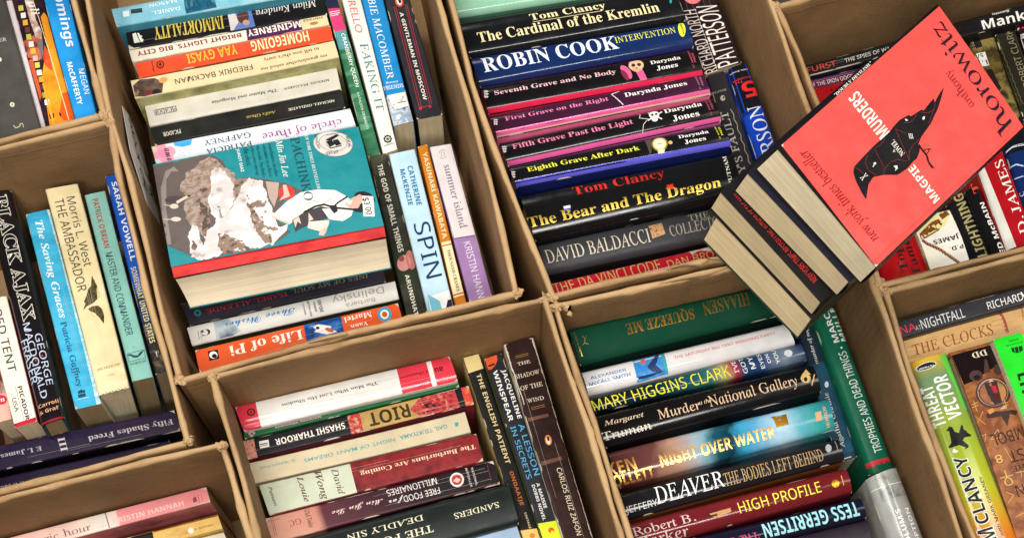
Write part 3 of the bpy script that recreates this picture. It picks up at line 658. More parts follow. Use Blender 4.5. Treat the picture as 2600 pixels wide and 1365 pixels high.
book('E', [(275, -50), (380, -50), (537, 480), (430, 500)], -.112, 'D', 'charcoal spine with white capitals and thin red border lines', g4, '#2a2a30',
     [('A GENTLEMAN IN MOSCOW', 'GB', '#ece6da', 352, 58, 472, 420)],
     [('e', '#d8552c', (350, 8, 17, 26, -15)), ('e', '#efe9e0', (350, 8, 10, 18, -15)), ('e', '#1c1c1e', (352, 5, 6, 14, -15)),
      ('l', '#b0323c', [(328, 30), (442, 462)], 'E', 2), ('l', '#b0323c', [(336, 30), (450, 455)], 'E', 2), ('l', '#b0323c', [(382, 20), (492, 440)], 'E', 2), ('l', '#b0323c', [(374, 20), (484, 444)], 'E', 2),
      ('l', '#b0323c', [(438, 455), (484, 443)], 'E', 3), ('e', '#b0323c', (444, 455, 7, 7)), ('e', '#b0323c', (484, 448, 6, 6))])
book('E', [(228, 658), (303, 640), (468, 1310), (385, 1345)], -.104, 'D', 'dark olive spine with pale spaced capitals and a pink flower', g4, 'n:#3a3d30,#2c2e26,#4a4c3c|18|1',
     [('THE GOD OF SMALL THINGS', 'GB', '#d8d4c4', 262, 692, 372, 1058), ('ARUNDHATI ROY', 'GB', '#d8d4c4', 377, 1158, 448, 1400)],
     [('p', '#2c3626', [(322, 1080), (420, 1035), (440, 1180), (352, 1200)]), ('e', '#c98a84', (372, 1108, 28, 34, 20)), ('e', '#b8706a', (400, 1095, 20, 40, -10)), ('e', '#8a4a4a', (362, 1090, 12, 12))])
book('E', [(312, 645), (420, 622), (577, 1285), (470, 1312)], -.092, 'D', 'light blue spine with large navy capitals', g4, '#b4d2e2',
     [('CATHERINE', 'GB', '#2a6f9c', 388, 698, 450, 862), ('McKENZIE', 'GB', '#2a6f9c', 357, 712, 413, 862), ('SPIN', 'N', '#1c2f5a', 412, 945, 532, 1158)],
     [('p', '#e4e6e4', [(472, 1248), (560, 1215), (577, 1285), (480, 1300)]), ('p', '#6fb2c8', [(470, 1235), (520, 1262), (530, 1300), (472, 1310)]), ('p', '#2a2436', [(553, 1258), (571, 1252), (577, 1285), (545, 1292)])], side='#e8eae6')
book('E', [(427, 615), (467, 605), (637, 1265), (590, 1280)], -.1, 'D', 'narrow orange and cream spine between the blue and lilac ones', g4, '#c4761e',
     [('YASUNARI KAWABATA', 'GB', '#ecd9b0', 450, 642, 554, 1002), ('THOUSAND CRANES', 'SB', '#5a4a34', 554, 1053, 610, 1217)],
     [('p', '#ead9ae', [(531, 1022), (573, 1012), (630, 1232), (583, 1247)]), ('l', '#c83a24', [(535, 1036), (577, 1026)], 'E', 5), ('l', '#c83a24', [(580, 1236), (627, 1224)], 'E', 5)])
book('E', [(482, 615), (573, 600), (740, 1240), (645, 1265)], -.098, 'D', 'lilac spine with a cream upper half, beside the box wall', g4, '#9a78a8',
     [('summer island', 'S', '#6a6472', 540, 693, 642, 957), ('KRISTIN HANNAH', 'N', '#dfd2e2', 622, 1022, 722, 1290)],
     [('p', 'n:#d8cfd2,#e2dad6|9|1', [(482, 615), (573, 600), (675, 990), (585, 1005)]), ('l', '#5a3f78', [(585, 1005), (675, 990)], 'E', 4),
      ('e', '#b0a6a4', (538, 645, 19, 20)), ('e', '#ddd4d2', (538, 645, 15, 16)), ('e', '#b0a6a4', (538, 645, 9, 10)), ('e', '#ddd4d2', (538, 645, 6, 7))])
# ---------------- box 6
g6 = 'books in the box of glossy black hardbacks'
book('F', [(60, -130), (1560, -390), (1600, -120), (108, 108)], -.062, 'N', 'mint green hardback spine at the very top of the photo', g6, '#8fc0a4:g', kind='h', side='#4f7a64')
book('F', [(130, 140), (1710, -115), (1822, 130), (215, 410)], -.062, 'N', 'thick black hardback with cream lettering in two lines, under the mint one', g6, '#17171a:g',
     [('Tom Clancy', 'SB', '#e6d9a8', 672, 170, 1205, 10), ('The Cardinal of the Kremlin', 'SB', '#e6d9a8', 283, 318, 1600, 10+12)],
     [('l', '#cfc397', [(680, 166), (1195, 84)], 'F', 4), ('e', '#2f9a94', (1706, 14, 9, 16))], kind='h')
book('F', [(215, 415), (1825, 138), (1882, 330), (290, 632)], -.066, 'N', 'navy blue hardback with large white capitals and a yellow oval', g6, '#142a5a:g',
     [('ROBIN COOK', 'SB', '#dfe4ea', 325, 545, 1290, 258), ('INTERVENTION', 'S', '#dfe05a', 1296, 325, 1732, 195), ('PUTNAM', 'GB', '#3a3a1c', 1782, 170, 1802, 252, R9)],
     [('p', '#e2e232', ell('F', 1788, 212, 27, 60, -6))], kind='h', side='#16254a')
book('F', [(295, 635), (1885, 342), (1950, 536), (352, 832)], -.0580, 'N', 'black hardback with pale pink lettering and a skull with a pink ribbon', g6, '#141214:g',
     [('Seventh Grave and No Body', 'SB', '#e2b4bc', 402, 720, 1288, 512), ('Darynda', 'SB', '#f0ece6', 1558, 482, 1772, 412), ('Jones', 'SB', '#f0ece6', 1603, 522, 1752, 466),
      ('ST. MARTIN\'S', 'GB', '#b04a5c', 1835, 365, 1880, 500, R9), ('PRESS', 'GB', '#b04a5c', 1865, 390, 1890, 460, R9)],
     [('p', '#d4284e:g', [(345, 802), (1944, 510), (1950, 536), (352, 832)]), ('l', '#c0334c', [(297, 640), (1886, 347)], 'F', 9), ('p', '#e05a8a', [(1385, 432), (1440, 422), (1530, 580), (1480, 592)]), ('p', '#e05a8a', ell('F', 1372, 530, 28, 62, -38)), ('p', '#7a2440', ell('F', 1362, 555, 18, 45, -38)),
      ('e', '#d9b08c', (1446, 480, 56, 48)), ('e', '#3a2420', (1425, 480, 15, 15)), ('e', '#3a2420', (1468, 475, 15, 14)), ('e', '#c79a7a', (1450, 515, 30, 18)), ('p', '#3a2420', [(1443, 500), (1455, 498), (1450, 510)])] +
     [('p', '#e4ded6', [(318+i*14, 668+j*22), (340+i*14, 678+j*22), (326+i*14, 690+j*22)]) for i in (0, 1) for j in (0, 1, 2)], kind='h', side='#d83a5e:s', sag=.0045)
book('F', [(355, 845), (1950, 540), (2007, 693), (414, 1006)], -.0595, 'N', 'plum hardback with pink lettering and a white scythe', g6, '#3a1a30:g',
     [('First Grave on the Right', 'SB', '#e07aa4', 482, 905, 1232, 720), ('Darynda Jones', 'SB', '#f0ece6', 1368, 735, 1818, 606), ('ST. MARTIN\'S', 'GB', '#a06a80', 1890, 555, 1925, 668, R9), ('PRESS', 'GB', '#a06a80', 1925, 575, 1945, 640, R9)],
     [('p', '#d85a94:g', [(406, 970), (1999, 662), (2005, 685), (412, 998)]), ('p', '#e8b89c:g', [(412, 998), (2005, 685), (2007, 693), (414, 1006)]), ('l', '#d8d0d4', [(1322, 672), (1262, 700), (1350, 780)], 'F', 7), ('l', '#d84a7c', [(357, 850), (1952, 545)], 'F', 8)] +
     [('p', '#e4ded6', [(388+i*14, 878+j*16), (408+i*14, 886+j*16), (396+i*14, 896+j*16)]) for i in (0, 1) for j in (0, 1, 2)], kind='h', side='#ef7fb0:s', sag=.003)
book('F', [(430, 1040), (2022, 716), (2088, 884), (496, 1216)], -.0605, 'N', 'black hardback with pink lettering and a white skull and crossbones', g6, '#161416:g',
     [('Fifth Grave Past the Light', 'SB', '#e07aa0', 538, 1118, 1412, 886), ('Darynda', 'SB', '#f0ece6', 1662, 848, 1932, 762), ('Jones', 'SB', '#f0ece6', 1722, 898, 1912, 838), ('ST. MARTIN\'S', 'GB', '#a0405a', 1965, 722, 2005, 860, R9), ('PRESS', 'GB', '#a0405a', 1998, 745, 2018, 815, R9)],
     [('p', '#d85a96:g', [(489, 1190), (2082, 860), (2088, 884), (496, 1216)]), ('e', '#d8d4d0', (1580, 855, 38, 34)), ('e', '#d8d4d0', (1585, 890, 24, 18)), ('e', '#1c1a1c', (1566, 855, 10, 10)), ('e', '#1c1a1c', (1596, 850, 10, 9)), ('l', '#d8d4d0', [(1535, 900), (1640, 830)], 'F', 9), ('l', '#d8d4d0', [(1535, 835), (1640, 890)], 'F', 9),
      ('l', '#c8c4c0', [(1455, 825), (1478, 850), (1470, 880), (1540, 890)], 'F', 5), ('l', '#c8c4c0', [(1530, 895), (1500, 930), (1495, 985)], 'F', 5)] +
     [('p', '#e4ded6', [(452+i*14, 1078+j*18), (474+i*14, 1086+j*18), (460+i*14, 1098+j*18)]) for i in (0, 1) for j in (0, 1, 2)], kind='h', side='#ee7ab0:s', sag=.0045)
book('F', [(495, 1225), (2092, 905), (2160, 1068), (562, 1380)], -.0615, 'N', 'black hardback with yellow-green lettering and a round watch', g6, '#141416:g',
     [('Eighth Grave After Dark', 'SB', '#dede4a', 650, 1290, 1460, 1082), ('Darynda', 'SB', '#f0ece6', 1768, 1038, 1977, 962), ('Jones', 'SB', '#f0ece6', 1812, 1074, 1957, 1012), ('ST. MARTIN\'S', 'GB', '#c8c83a', 2030, 930, 2075, 1030, R9), ('PRESS', 'GB', '#c8c83a', 2064, 940, 2088, 1005, R9)],
     [('p', '#5a58c8:g', [(549, 1343), (2150, 1036), (2160, 1068), (562, 1380)]), ('p', '#4a4034', [(1510, 1040), (1560, 1020), (1560, 1130), (1550, 1150)]), ('e', '#8a7440', (1620, 1070, 60, 56)), ('e', '#d9cc94', (1620, 1070, 50, 46)), ('e', '#efe6c0', (1620, 1070, 36, 33)), ('l', '#3a3020', [(1600, 1074), (1640, 1066)], 'F', 5), ('e', '#c0a860', (1700, 1060, 16, 14)), ('p', '#d8d0b8', [(1605, 1118), (1660, 1108), (1655, 1135), (1610, 1142)]),
      ('l', '#5a52b8', [(497, 1229), (2094, 910)], 'F', 8)] +
     [('p', '#e4ded6', [(520+i*14, 1272+j*18), (542+i*14, 1280+j*18), (528+i*14, 1290+j*18)]) for i in (0, 1) for j in (0, 1, 2)], kind='h', side='#1c2a6a:g', sag=.0035)
book('G', [(365, 405), (2030, 60), (2100, 395), (490, 752)], -.062, 'N', 'thickest black hardback with red and gold two-line lettering', g6, '#131315:g',
     [('Tom Clancy', 'SB', '#c8281e:f', 800, 440, 1482, 195), ('The Bear and The Dragon', 'SB', '#d9b84e:f', 455, 692, 1925, 275), ('PUTNAM', 'SB', '#d8d4c8', 1950, 100, 2030, 330, R9)],
     [('p', '#c8281e', [(1508, 340), (1560, 330), (1562, 368), (1514, 378)], 'G'), ('p', '#2a4a9a', [(712, 528), (762, 518), (764, 540), (714, 550)], 'G'), ('p', '#e4ded6', [(706, 508), (758, 498), (762, 518), (712, 528)], 'G')], kind='h')
book('G', [(505, 792), (2140, 440), (2200, 690), (585, 1022)], -.078, 'N', 'matte charcoal hardback with silver serif capitals', g6, '#3a3a3e',
     [('DAVID BALDACCI', 'S', '#c9c2ac', 588, 950, 1362, 675), ('THE', 'S', '#a39c8a', 1688, 618, 1834, 535), ('COLLECTORS', 'S', '#a39c8a', 1545, 742, 1990, 560)],
     [('p', 'n:#8a6444,#c79a6c,#4a3424|220|1', [(1368, 655), (1470, 630), (1500, 720), (1400, 760)])], kind='h', side='#26262a')
book('G', [(600, 1090), (2200, 720), (2250, 855), (650, 1225)], -.05, 'N', 'dark red spine with gold capitals and a torn grey patch, lowest of the black row', g6, '#a51826:g',
     [('THE DA VINCI CODE', 'N', '#b8945a', 652, 1195, 1442, 910), ('DAN BROWN', 'N', '#b8945a', 1528, 985, 2005, 815)],
     [('p', 'n:#8a7c6c,#c4b8a8,#5f4a3c|120|1', [(1660, 850), (1720, 825), (1900, 790), (1880, 850), (1760, 850), (1710, 880), (1690, 852)])], kind='h', sag=.004)
book('W', [(15, -150), (345, -150), (590, 508), (285, 605)], -.118, 'A', 'black spine densely printed with tall white capitals, standing at the right end', g6, 'n:#1c1418,#2c2226|60|1:g',
     [('PATTERSON', 'N', '#efe4dc', 560, 512, 212, 62), ('RICHARD NORTH', 'N', '#e4d8d0', 372, 585, 85, 95)],
     [('e', '#e87a80', (190, -25, 72, 62)), ('l', '#cfc4bc', [(205, 75), (385, 575)], 'W', 3)] + [('l', '#7a6a6c', [(20+i*46, -20-i*10), (60+i*46, 110-i*10)], 'W', 2) for i in range(7)])
book('W', [(300, 620), (450, 578), (745, 1480), (590, 1520)], -.11, 'A', 'dark grey spine with grey capitals and a wavy line, beside the blue hardback', g6, '#2a272a',
     [('MY\'S FAULT', 'S', '#b4b0aa', 640, 1500, 428, 925), ('BANTAM', 'N', '#9a948c', 330, 738, 458, 772, R9)],
     [('e', '#a8a29a', (432, 808, 20, 24)), ('e', '#2a272a', (440, 802, 8, 8)), ('l', '#a8a29a', [(500+i*15+(8 if i % 2 else -4), 900+i*42) for i in range(13)], 'W', 5)])
book('W', [(478, 560), (645, 512), (1078, 1700), (880, 1760)], -.098, 'A', 'blue hardback with a black top and a red number five', g6, '#123fae:g',
     [('PATTERSON', 'S', '#d8dce6', 1050, 1690, 635, 890), ('5', 'GB', '#d8282c', 612, 682, 702, 785, R9), ('TH', 'N', '#c83034', 548, 655, 598, 695, R9), ('HORSEMAN', 'N', '#c83034', 524, 622, 668, 672, R9), ('Little, Brown', 'GB', '#c8c4c0', 500, 562, 640, 606, R9)],
     [('p', '#14161e:g', [(478, 560), (645, 512), (778, 872), (605, 960)]), ('p', '#0f2a6a:g', [(592, 930), (768, 845), (778, 872), (605, 960)])], kind='h')
# ---------------- box 7
g7 = 'books in the box with the green cloth book'
book('I', [(45, 265), (1180, 10), (1210, 178), (108, 450)], -.062, 'U', 'dark green cloth hardback with gold upside-down capitals', g7, '#0a3f2c:m',
     [('SQUEEZE ME', 'SB', '#b88a3a:f', 682, 155, 352, 305), ('HIAASEN', 'SB', '#a37c36:f', 972, 80, 748, 208), ('ALFRED A. KNOPF', 'N', '#b89a50:f', 72, 285, 120, 412, R9)],
     [('l', '#b89a50:f', [(118, 308), (132, 322), (130, 345), (150, 352)], 'I', 4), ('l', '#b89a50:f', [(136, 318), (140, 306)], 'I', 3), ('l', '#b89a50:f', [(128, 345), (120, 356)], 'I', 3)], kind='h', side='#0a2a20')
book('I', [(115, 490), (1160, 235), (1222, 340), (152, 612)], -.068, 'N', 'white hardback with pink capitals and a small blue dancing picture', g7, '#dedcdc:g',
     [('ALEXANDER', 'N', '#2a7fb8', 163, 536, 340, 476), ('McCALL SMITH', 'N', '#2a7fb8', 157, 570, 362, 500), ('THE SATURDAY BIG TENT WEDDING PARTY', 'N', '#d8646c', 592, 430, 1110, 286)],
     [('p', 'n:#4a9ad8,#2a7fc8,#7ac0e4|40|1', [(375, 432), (538, 390), (562, 500), (402, 545)]), ('e', '#d85a6a', (430, 440, 14, 14)), ('p', '#2a3a6a', [(450, 470), (500, 400), (515, 402), (495, 460), (530, 490), (520, 500), (470, 490)]), ('p', '#3aa0a8', [(520, 395), (538, 390), (562, 500), (545, 504)]), ('p', '#20305a', [(405, 520), (540, 488), (545, 500), (408, 532)])], kind='h', sag=.004, side='#c8c8c8:g')
book('I', [(155, 622), (1245, 340), (1282, 430), (190, 700)], -.07, 'N', 'dark blue and teal glossy hardback with yellow capitals', g7, 'g:0#121c24,.3#14242c,.45#1f4f5a,.55#2a6a6a,.62#a8a07a,.66#a83444,.7#1c3a5a,.8#24406a,.9#6a7a8a,1#2a3a5a|.1|60|g',
     [('MARY HIGGINS CLARK', 'N', '#e4e03a', 183, 694, 866, 462), ('I\'VE', 'N', '#e4e6e4', 890, 440, 918, 500, R9), ('GOT', 'N', '#e4e6e4', 925, 425, 970, 500, R9), ('MY', 'N', '#e4e6e4', 975, 420, 1005, 480, R9), ('EYES', 'N', '#e4e6e4', 1018, 405, 1060, 475, R9), ('ON', 'N', '#e4e6e4', 1062, 408, 1090, 450, R9), ('YOU', 'N', '#e4e6e4', 1098, 385, 1138, 452, R9)],
     [('e', '#c0c4c8', (1182, 400, 22, 18))], kind='h')
book('I', [(190, 712), (1310, 452), (1358, 592), (242, 880)], -.062, 'N', 'glossy black hardback with pale gold lettering and a cottage mark', g7, '#141214:g',
     [('Murder', 'S', '#d8b894', 514, 742, 712, 640), ('at the', 'I', '#d8b894', 714, 670, 778, 632), ('National Gallery', 'S', '#d8b894', 783, 695, 1214, 512), ('Margaret', 'I', '#d8c0a0', 236, 782, 430, 700), ('Truman', 'S', '#e0d4c4', 230, 850, 466, 748)],
     [('e', '#c8a86a', (1272, 530, 26, 24)), ('p', '#c8a86a', [(1250, 515), (1275, 480), (1300, 510)]), ('e', '#141214', (1272, 535, 9, 12)), ('l', '#c8a86a', [(1305, 565), (1318, 510)], 'I', 6)], kind='h')
book('I', [(250, 905), (1390, 620), (1428, 782), (315, 1088)], -.064, 'N', 'glossy hardback with orange capitals over brown, blue and white clouds', g7, 'g:0#4f2a2a,.17#5f3834,.27#a8806c,.36#98a0a6,.42#6f9aa8,.47#144a5a,.53#0f3440,.58#2f8fb4,.66#5a9cc0,.78#a4c6d8,.87#5aa4b4,.93#3a9a98,1#2a7a84|.2|26|g',
     [('NIGHT OVER WATER', 'GB', '#e8b86a:f', 528, 988, 1100, 770), ('KEN', 'GB', '#e4a85a:f', 262, 1035, 382, 935), ('FOLLETT', 'GB', '#e8b45a:f', 262, 1095, 478, 980), ('MORROW', 'S', '#d8a878', 1355, 668, 1400, 775, R9)],
     [('p', '#c8922a:f', [(1090, 722), (1170, 708), (1182, 765), (1118, 780), (1104, 740)]), ('p', '#4aa0c0', [(1112, 720), (1150, 711), (1136, 745)]), ('p', '#c8a27a', [(1318, 702), (1350, 694), (1356, 740), (1326, 748)])], kind='h')
book('I', [(318, 1112), (1440, 835), (1478, 948), (350, 1252)], -.068, 'N', 'black hardback with large white serif capitals, under the cloudy one', g7, '#1c1b1e:g',
     [('DEAVER', 'S', '#ecebe8', 505, 1178, 832, 1000), ('THE BODIES LEFT BEHIND', 'S', '#b8986a', 858, 1090, 1348, 890), ('JEFFERY', 'N', '#d4d4d0', 348, 1232, 500, 1148)],
     [('e', '#a0a4a8', (1390, 890, 16, 22)), ('l', '#7a7c80', [(1425, 850), (1440, 905)], 'I', 5)], kind='h', side='#8a4a24')
book('I', [(360, 1268), (1482, 985), (1518, 1112), (412, 1402)], -.066, 'N', 'maroon hardback with yellow capitals', g7, '#6a1c22:g',
     [('HIGH PROFILE', 'N', '#e2dc4a', 932, 1225, 1338, 1060), ('Robert B.', 'S', '#c8b8b0', 385, 1338, 690, 1220), ('Parker', 'S', '#c8b8b0', 430, 1425, 664, 1308)],
     [('p', '#b88a5a', [(770, 1225), (880, 1195), (885, 1215), (800, 1250)]), ('p', '#3a1a18', [(762, 1218), (815, 1205), (812, 1235), (768, 1245)]), ('e', '#d8982a:f', (1425, 1072, 20, 20)), ('l', '#6a1c22', [(1420, 1050), (1428, 1095)], 'I', 4), ('l', '#6a1c22', [(1432, 1050), (1440, 1095)], 'I', 4), ('l', '#d8982a', [(1455, 1030), (1468, 1080)], 'I', 5)], kind='h', sag=.0045)
book('I', [(420, 1405), (1555, 1135), (1592, 1242), (450, 1512)], -.07, 'U', 'black and indigo hardback with pale cyan upside-down capitals', g7, '#16162a:g',
     [('TESS GERRITSEN', 'GB', '#9ad4dc', 1530, 1160, 1062, 1350), ('The Surgeon', 'S', '#c83a6a', 1022, 1316, 700, 1420)], [], kind='h', side='#1c1a2c', sag=.0035)
book('I', [(460, 1522), (1592, 1252), (1622, 1400), (500, 1662)], -.078, 'U', 'plain dark plum spine at the bottom edge, under the cyan-lettered one', g7, '#2c2430', kind='h', sag=.002)
book('L', [(30, 385), (112, 360), (316, 985), (232, 1012)], -.108, 'A', 'dark teal paperback spine tucked behind the right ends of the row', g7, 'n:#1f5a74,#163f54,#2a6a84|12|1',
     [('Agatha Christie', 'S', '#d4d8d0', 264, 942, 165, 708), ('murder of roger', 'S', '#d4d8d0', 140, 575, 70, 395)],
     [('p', '#1c2a3a', [(30, 385), (112, 360), (172, 560), (92, 585)]), ('e', '#c8ccc8', (178, 668, 9, 14)), ('p', '#1a3a50', [(222, 982), (306, 958), (316, 985), (232, 1012)]), ('l', '#c8d0d0', [(255, 995), (288, 985)], 'L', 5)])
book('L', [(105, 345), (212, 312), (484, 1030), (372, 1066)], -.09, 'A', 'emerald green hardback with white hand-drawn capitals and a red zigzag', g7, '#0f5f46',
     [('TROPHIES AND DEAD THINGS', 'N', '#e8ece4', 430, 962, 226, 528), ('MARCIA', 'GB', '#e8ece4', 214, 482, 158, 290), ('MULLER', 'GB', '#e8ece4', 252, 472, 188, 282)],
     [('e', '#e8ece4', (242, 503, 5, 5)), ('p', '#c8303c', [(350, 1028)] + [(360+i*13, (1022-i*4)+(0 if i % 2 else 16)) for i in range(9)] + [(472, 992), (468, 984), (346, 1018)])], kind='h', sag=.004)
book('L', [(362, 1078), (502, 1024), (650, 1420), (500, 1475)], -.06, 'A', 'silver grey patterned spine with white capitals, in the lower right of its box', g7, 'n:#8c8e8c,#a6a6a2,#7c7e7c|14|1|g',
     [('OPTION', 'GB', '#efefec', 604, 1372, 526, 1218), ('LUDLUM\'S', 'GB', '#efefec', 572, 1420, 482, 1226)],
     [('p', 'n:#7e807c,#a0a29e,#6c6e6a|60|1|g', [(395, 1085), (505, 1045), (545, 1150), (430, 1190)]), ('l', '#e0e0dc', [(385, 1135), (540, 1085)], 'L', 4)], kind='h', sag=.009)
# ---------------- box 8
g8 = 'books in the box under the leaning stack'
book('U', [(300, 102), (1400, -185), (1420, -65), (335, 213)], -.07, 'N', 'thin black spine with red and white capitals beside the leaning stack', g8, '#1c1c1f',
     [('FURST', 'N', '#d04a34', 362, 175, 637, 46), ('THE SPIES OF WARSAW', 'N', '#d8d4c8', 738, 70, 1340, -125)], [], wear=4)
book('U', [(352, 250), (1400, -5), (1430, 125), (395, 365)], -.08, 'N', 'purple and maroon spine with white capitals under the black one', g8, '#6a1f38',
     [('OF THE IRON DOGS', 'N', '#e4dce0', 388, 325, 808, 182)], [('p', '#40305e', [(352, 250), (1400, -5), (1404, 20), (356, 275)]), ('l', '#c0707c', [(360, 275), (830, 160)], 'U', 4), ('l', '#d8c8cc', [(395, 365), (450, 335)], 'U', 5)])
book('U', [(392, 350), (1400, 110), (1460, 340), (462, 575)], -.075, 'N', 'plain bright red spine peeking out left of the leaning stack', g8, '#b8121a',
     [], [('p', '#e8e0dc', [(550, 300), (640, 270), (720, 255), (640, 292), (590, 290)]), ('e', '#1c1012', (605, 352, 10, 10))], wear=2)
book('M', [(300, 262), (1500, -45), (1540, 105), (340, 388)], -.066, 'N', 'black spine with bold white lettering in the top right corner', g8, '#1a181a',
     [('Mankell', 'GB', '#ece8e2', 800, 262, 1295, 52), ('Henning', 'GB', '#e4e0da', 880, 145, 1012, 86)], [('p', '#141214', [(330, 340), (1530, 60), (1540, 105), (340, 388)])])
book('M', [(690, 345), (905, 290), (1150, 985), (950, 1050)], -.085, 'D', 'dark spine with a shaggy tan animal and a white price sticker', g8, 'n:#6a5a2c,#3a3018,#8a7a44,#2c2a1c|28|1',
     [('1.', 'M', '#3a3a3a', 805, 520, 838, 556, R(rot=270)), ('5/', 'M', '#3a3a3a', 762, 455, 800, 500, R(rot=270)), ('NII', 'M', '#a89a7a', 695, 365, 735, 420)],
     [('p', '#1c1a14', [(690, 345), (770, 325), (800, 400), (720, 420)]), ('p', '#c8b890', [(742, 458), (822, 443), (860, 562), (800, 572)]), ('p', '#e6e4e0', [(745, 462), (822, 445), (858, 560), (802, 568)]), ('p', '#241c14', [(830, 600), (880, 590), (960, 760), (930, 790)])])
book('M', [(905, 290), (1085, 250), (1345, 1000), (1150, 1040)], -.08, 'A', 'dark brown spine with thin capitals and feathery loops, in the top right box', g8, '#262218',
     [('ROBERT CLARK', 'N', '#8a8268', 1212, 740, 985, 262)],
     [('l', '#5f5a3a', [(925+i*11+(9 if i % 2 else 0), 330+i*30) for i in range(20)], 'M', 6), ('l', '#6a6444', [(905+i*15, 350+i*42) for i in range(14)], 'M', 3)] +
     [('l', '#4f4a30', [(912+i*16, 360+i*44), (945+i*16, 430+i*44)], 'M', 4) for i in range(12)] + [('l', '#4f4a34', [(1075+i*10+(6 if i % 2 else 0), 300+i*28) for i in range(20)], 'M', 5)])
book('M', [(1090, 245), (1300, 200), (1560, 1000), (1350, 1000)], -.075, 'A', 'black spine with white lettering and red dots at the right edge of the photo', g8, '#141214',
     [('WA', 'GB', '#dcd8d0', 1160, 335, 1108, 300)], [('e', '#c82a30', (1104, 250, 7, 9)), ('e', '#c82a30', (1138, 242, 12, 9))])
book('N', [(-75, 870), (378, 795), (542, 1240), (108, 1340)], -.062, 'A', 'red spine with heavy black lettering at the corner under the stack', g8, '#b3161c:g',
     [('Top', 'SB', '#1c1214', 300, 1160, 195, 940), ('Tame', 'SB', '#1c1214', 405, 1200, 268, 880)], [], kind='h', sag=.004)
book('N', [(330, 690), (688, 600), (880, 1090), (520, 1175)], -.056, 'U', 'white spine with a brown rope and tassel', g8, 'n:#e6e0cc,#ece8de,#dfd2a4|9|1',
     [('JAMES', 'GB', '#1c1a18', 762, 832, 540, 928), ('P.D.', 'GB', '#1c1a18', 803, 925, 694, 988)],
     [('p', '#e4d894', [(420, 880), (640, 760), (700, 640), (650, 600), (380, 760)]), ('p', 'n:#5a2f14,#8a5228,#3a1c0c|120|1', [(405, 830), (520, 720), (590, 690), (620, 740), (590, 800), (470, 870), (420, 880)]), ('p', 'n:#8a5228,#5a2f14|150|1', [(590, 650), (660, 600), (688, 650), (620, 700)]),
      ('l', '#6a3a1c', [(430, 885), (470, 920), (530, 945), (600, 975), (660, 1015), (720, 1050), (790, 1095)], 'N', 24), ('l', '#b8804a', [(430, 882), (470, 916), (530, 941), (600, 971), (660, 1011), (720, 1046), (790, 1091)], 'N', 7)] +
     [('l', '#2c1408', [(445+i*27, 885+i*15), (455+i*27, 920+i*15)], 'N', 5) for i in range(13)], sag=.004)
book('N', [(660, 565), (832, 480), (1050, 1015), (862, 1070)], -.062, 'A', 'black spine with chunky olive capitals', g8, '#18171a:g',
     [('LIGHTNING', 'GB', '#a49a68', 1030, 1018, 712, 498)], [], kind='h', sag=.003)
book('N', [(825, 440), (952, 380), (1205, 975), (1040, 1015)], -.058, 'A', 'black spine with white capitals and a red letter at the top', g8, '#141416:g',
     [('ED McBAIN', 'GB', '#ece8e0', 1192, 1000, 955, 555), ('T', 'SB', '#d84430', 870, 440, 975, 385, R(rot=0))], [], kind='h', sag=.003)
book('N', [(880, 100), (1130, -30), (1475, 895), (1200, 975)], -.055, 'A', 'red spine with a white edge band and large white serif capitals', g8, '#a8141c:g',
     [('P. D. JAMES', 'S', '#f0ece4', 1452, 985, 1090, 185)],
     [('p', '#d8d6cc:g', [(880, 100), (930, 76), (1285, 945), (1200, 975)])], kind='h', sag=.002)
book('N', [(1150, -110), (1380, -180), (1640, 800), (1420, 880)], -.066, 'A', 'dark blue glossy book with a white curl at the right edge', g8, '#12285a:g',
     [('C', 'S', '#c8ccd4', 1352, 490, 1330, 455)], [('p', '#14161e:g', [(1150, -110), (1380, -180), (1420, 60), (1215, 110)]), ('l', '#d4d8dc', [(1190, 90), (1250, 50), (1352, 30), (1400, 20)], 'N', 8), ('l', '#d4d8dc', [(1205, 75), (1260, 38), (1352, 15)], 'N', 4), ('l', '#b8c4dc', [(1230, 225), (1290, 205), (1352, 225)], 'N', 12), ('l', '#a8b8d8', [(1280, 330), (1352, 315)], 'N', 10)], kind='h')
# ---------------- box 9
g9 = 'books in the box with the neon green book'
book('O', [(150, 402), (1700, -15), (1745, 155), (215, 578)], -.07, 'N', 'thin charcoal spine with white narrow capitals and a red word', g9, '#2c2c32',
     [('NA', 'N', '#d83a4a', 240, 528, 375, 405), ('AT', 'N', '#a8a8a8', 394, 490, 440, 428), ('NIGHTFALL', 'N', '#e0e0de', 462, 475, 880, 258), ('RICHARD', 'N', '#ecece8', 1145, 275, 1492, 98), ('V', 'N', '#ecece8', 1500, 185, 1560, 70)])
book('O', [(225, 575), (1745, 165), (1810, 500), (320, 870)], -.082, 'N', 'tan spine with brown serif capitals and a patterned ribbon', g9, 'n:#c49a62,#cfa66e,#b88e58|40|8',
     [('THE CLOCKS', 'S', '#8a4a24', 375, 745, 1170, 420), ('Christie', 'S', '#7a4420', 1480, 260, 1520, 380, R9)],
     [('l', '#9a4a34', [(1250, 295), (1290, 350), (1320, 430), (1340, 520)], 'O', 32)] + [('e', '#d8b088', (1262+i*14, 318+i*38, 7, 7)) for i in range(6)])
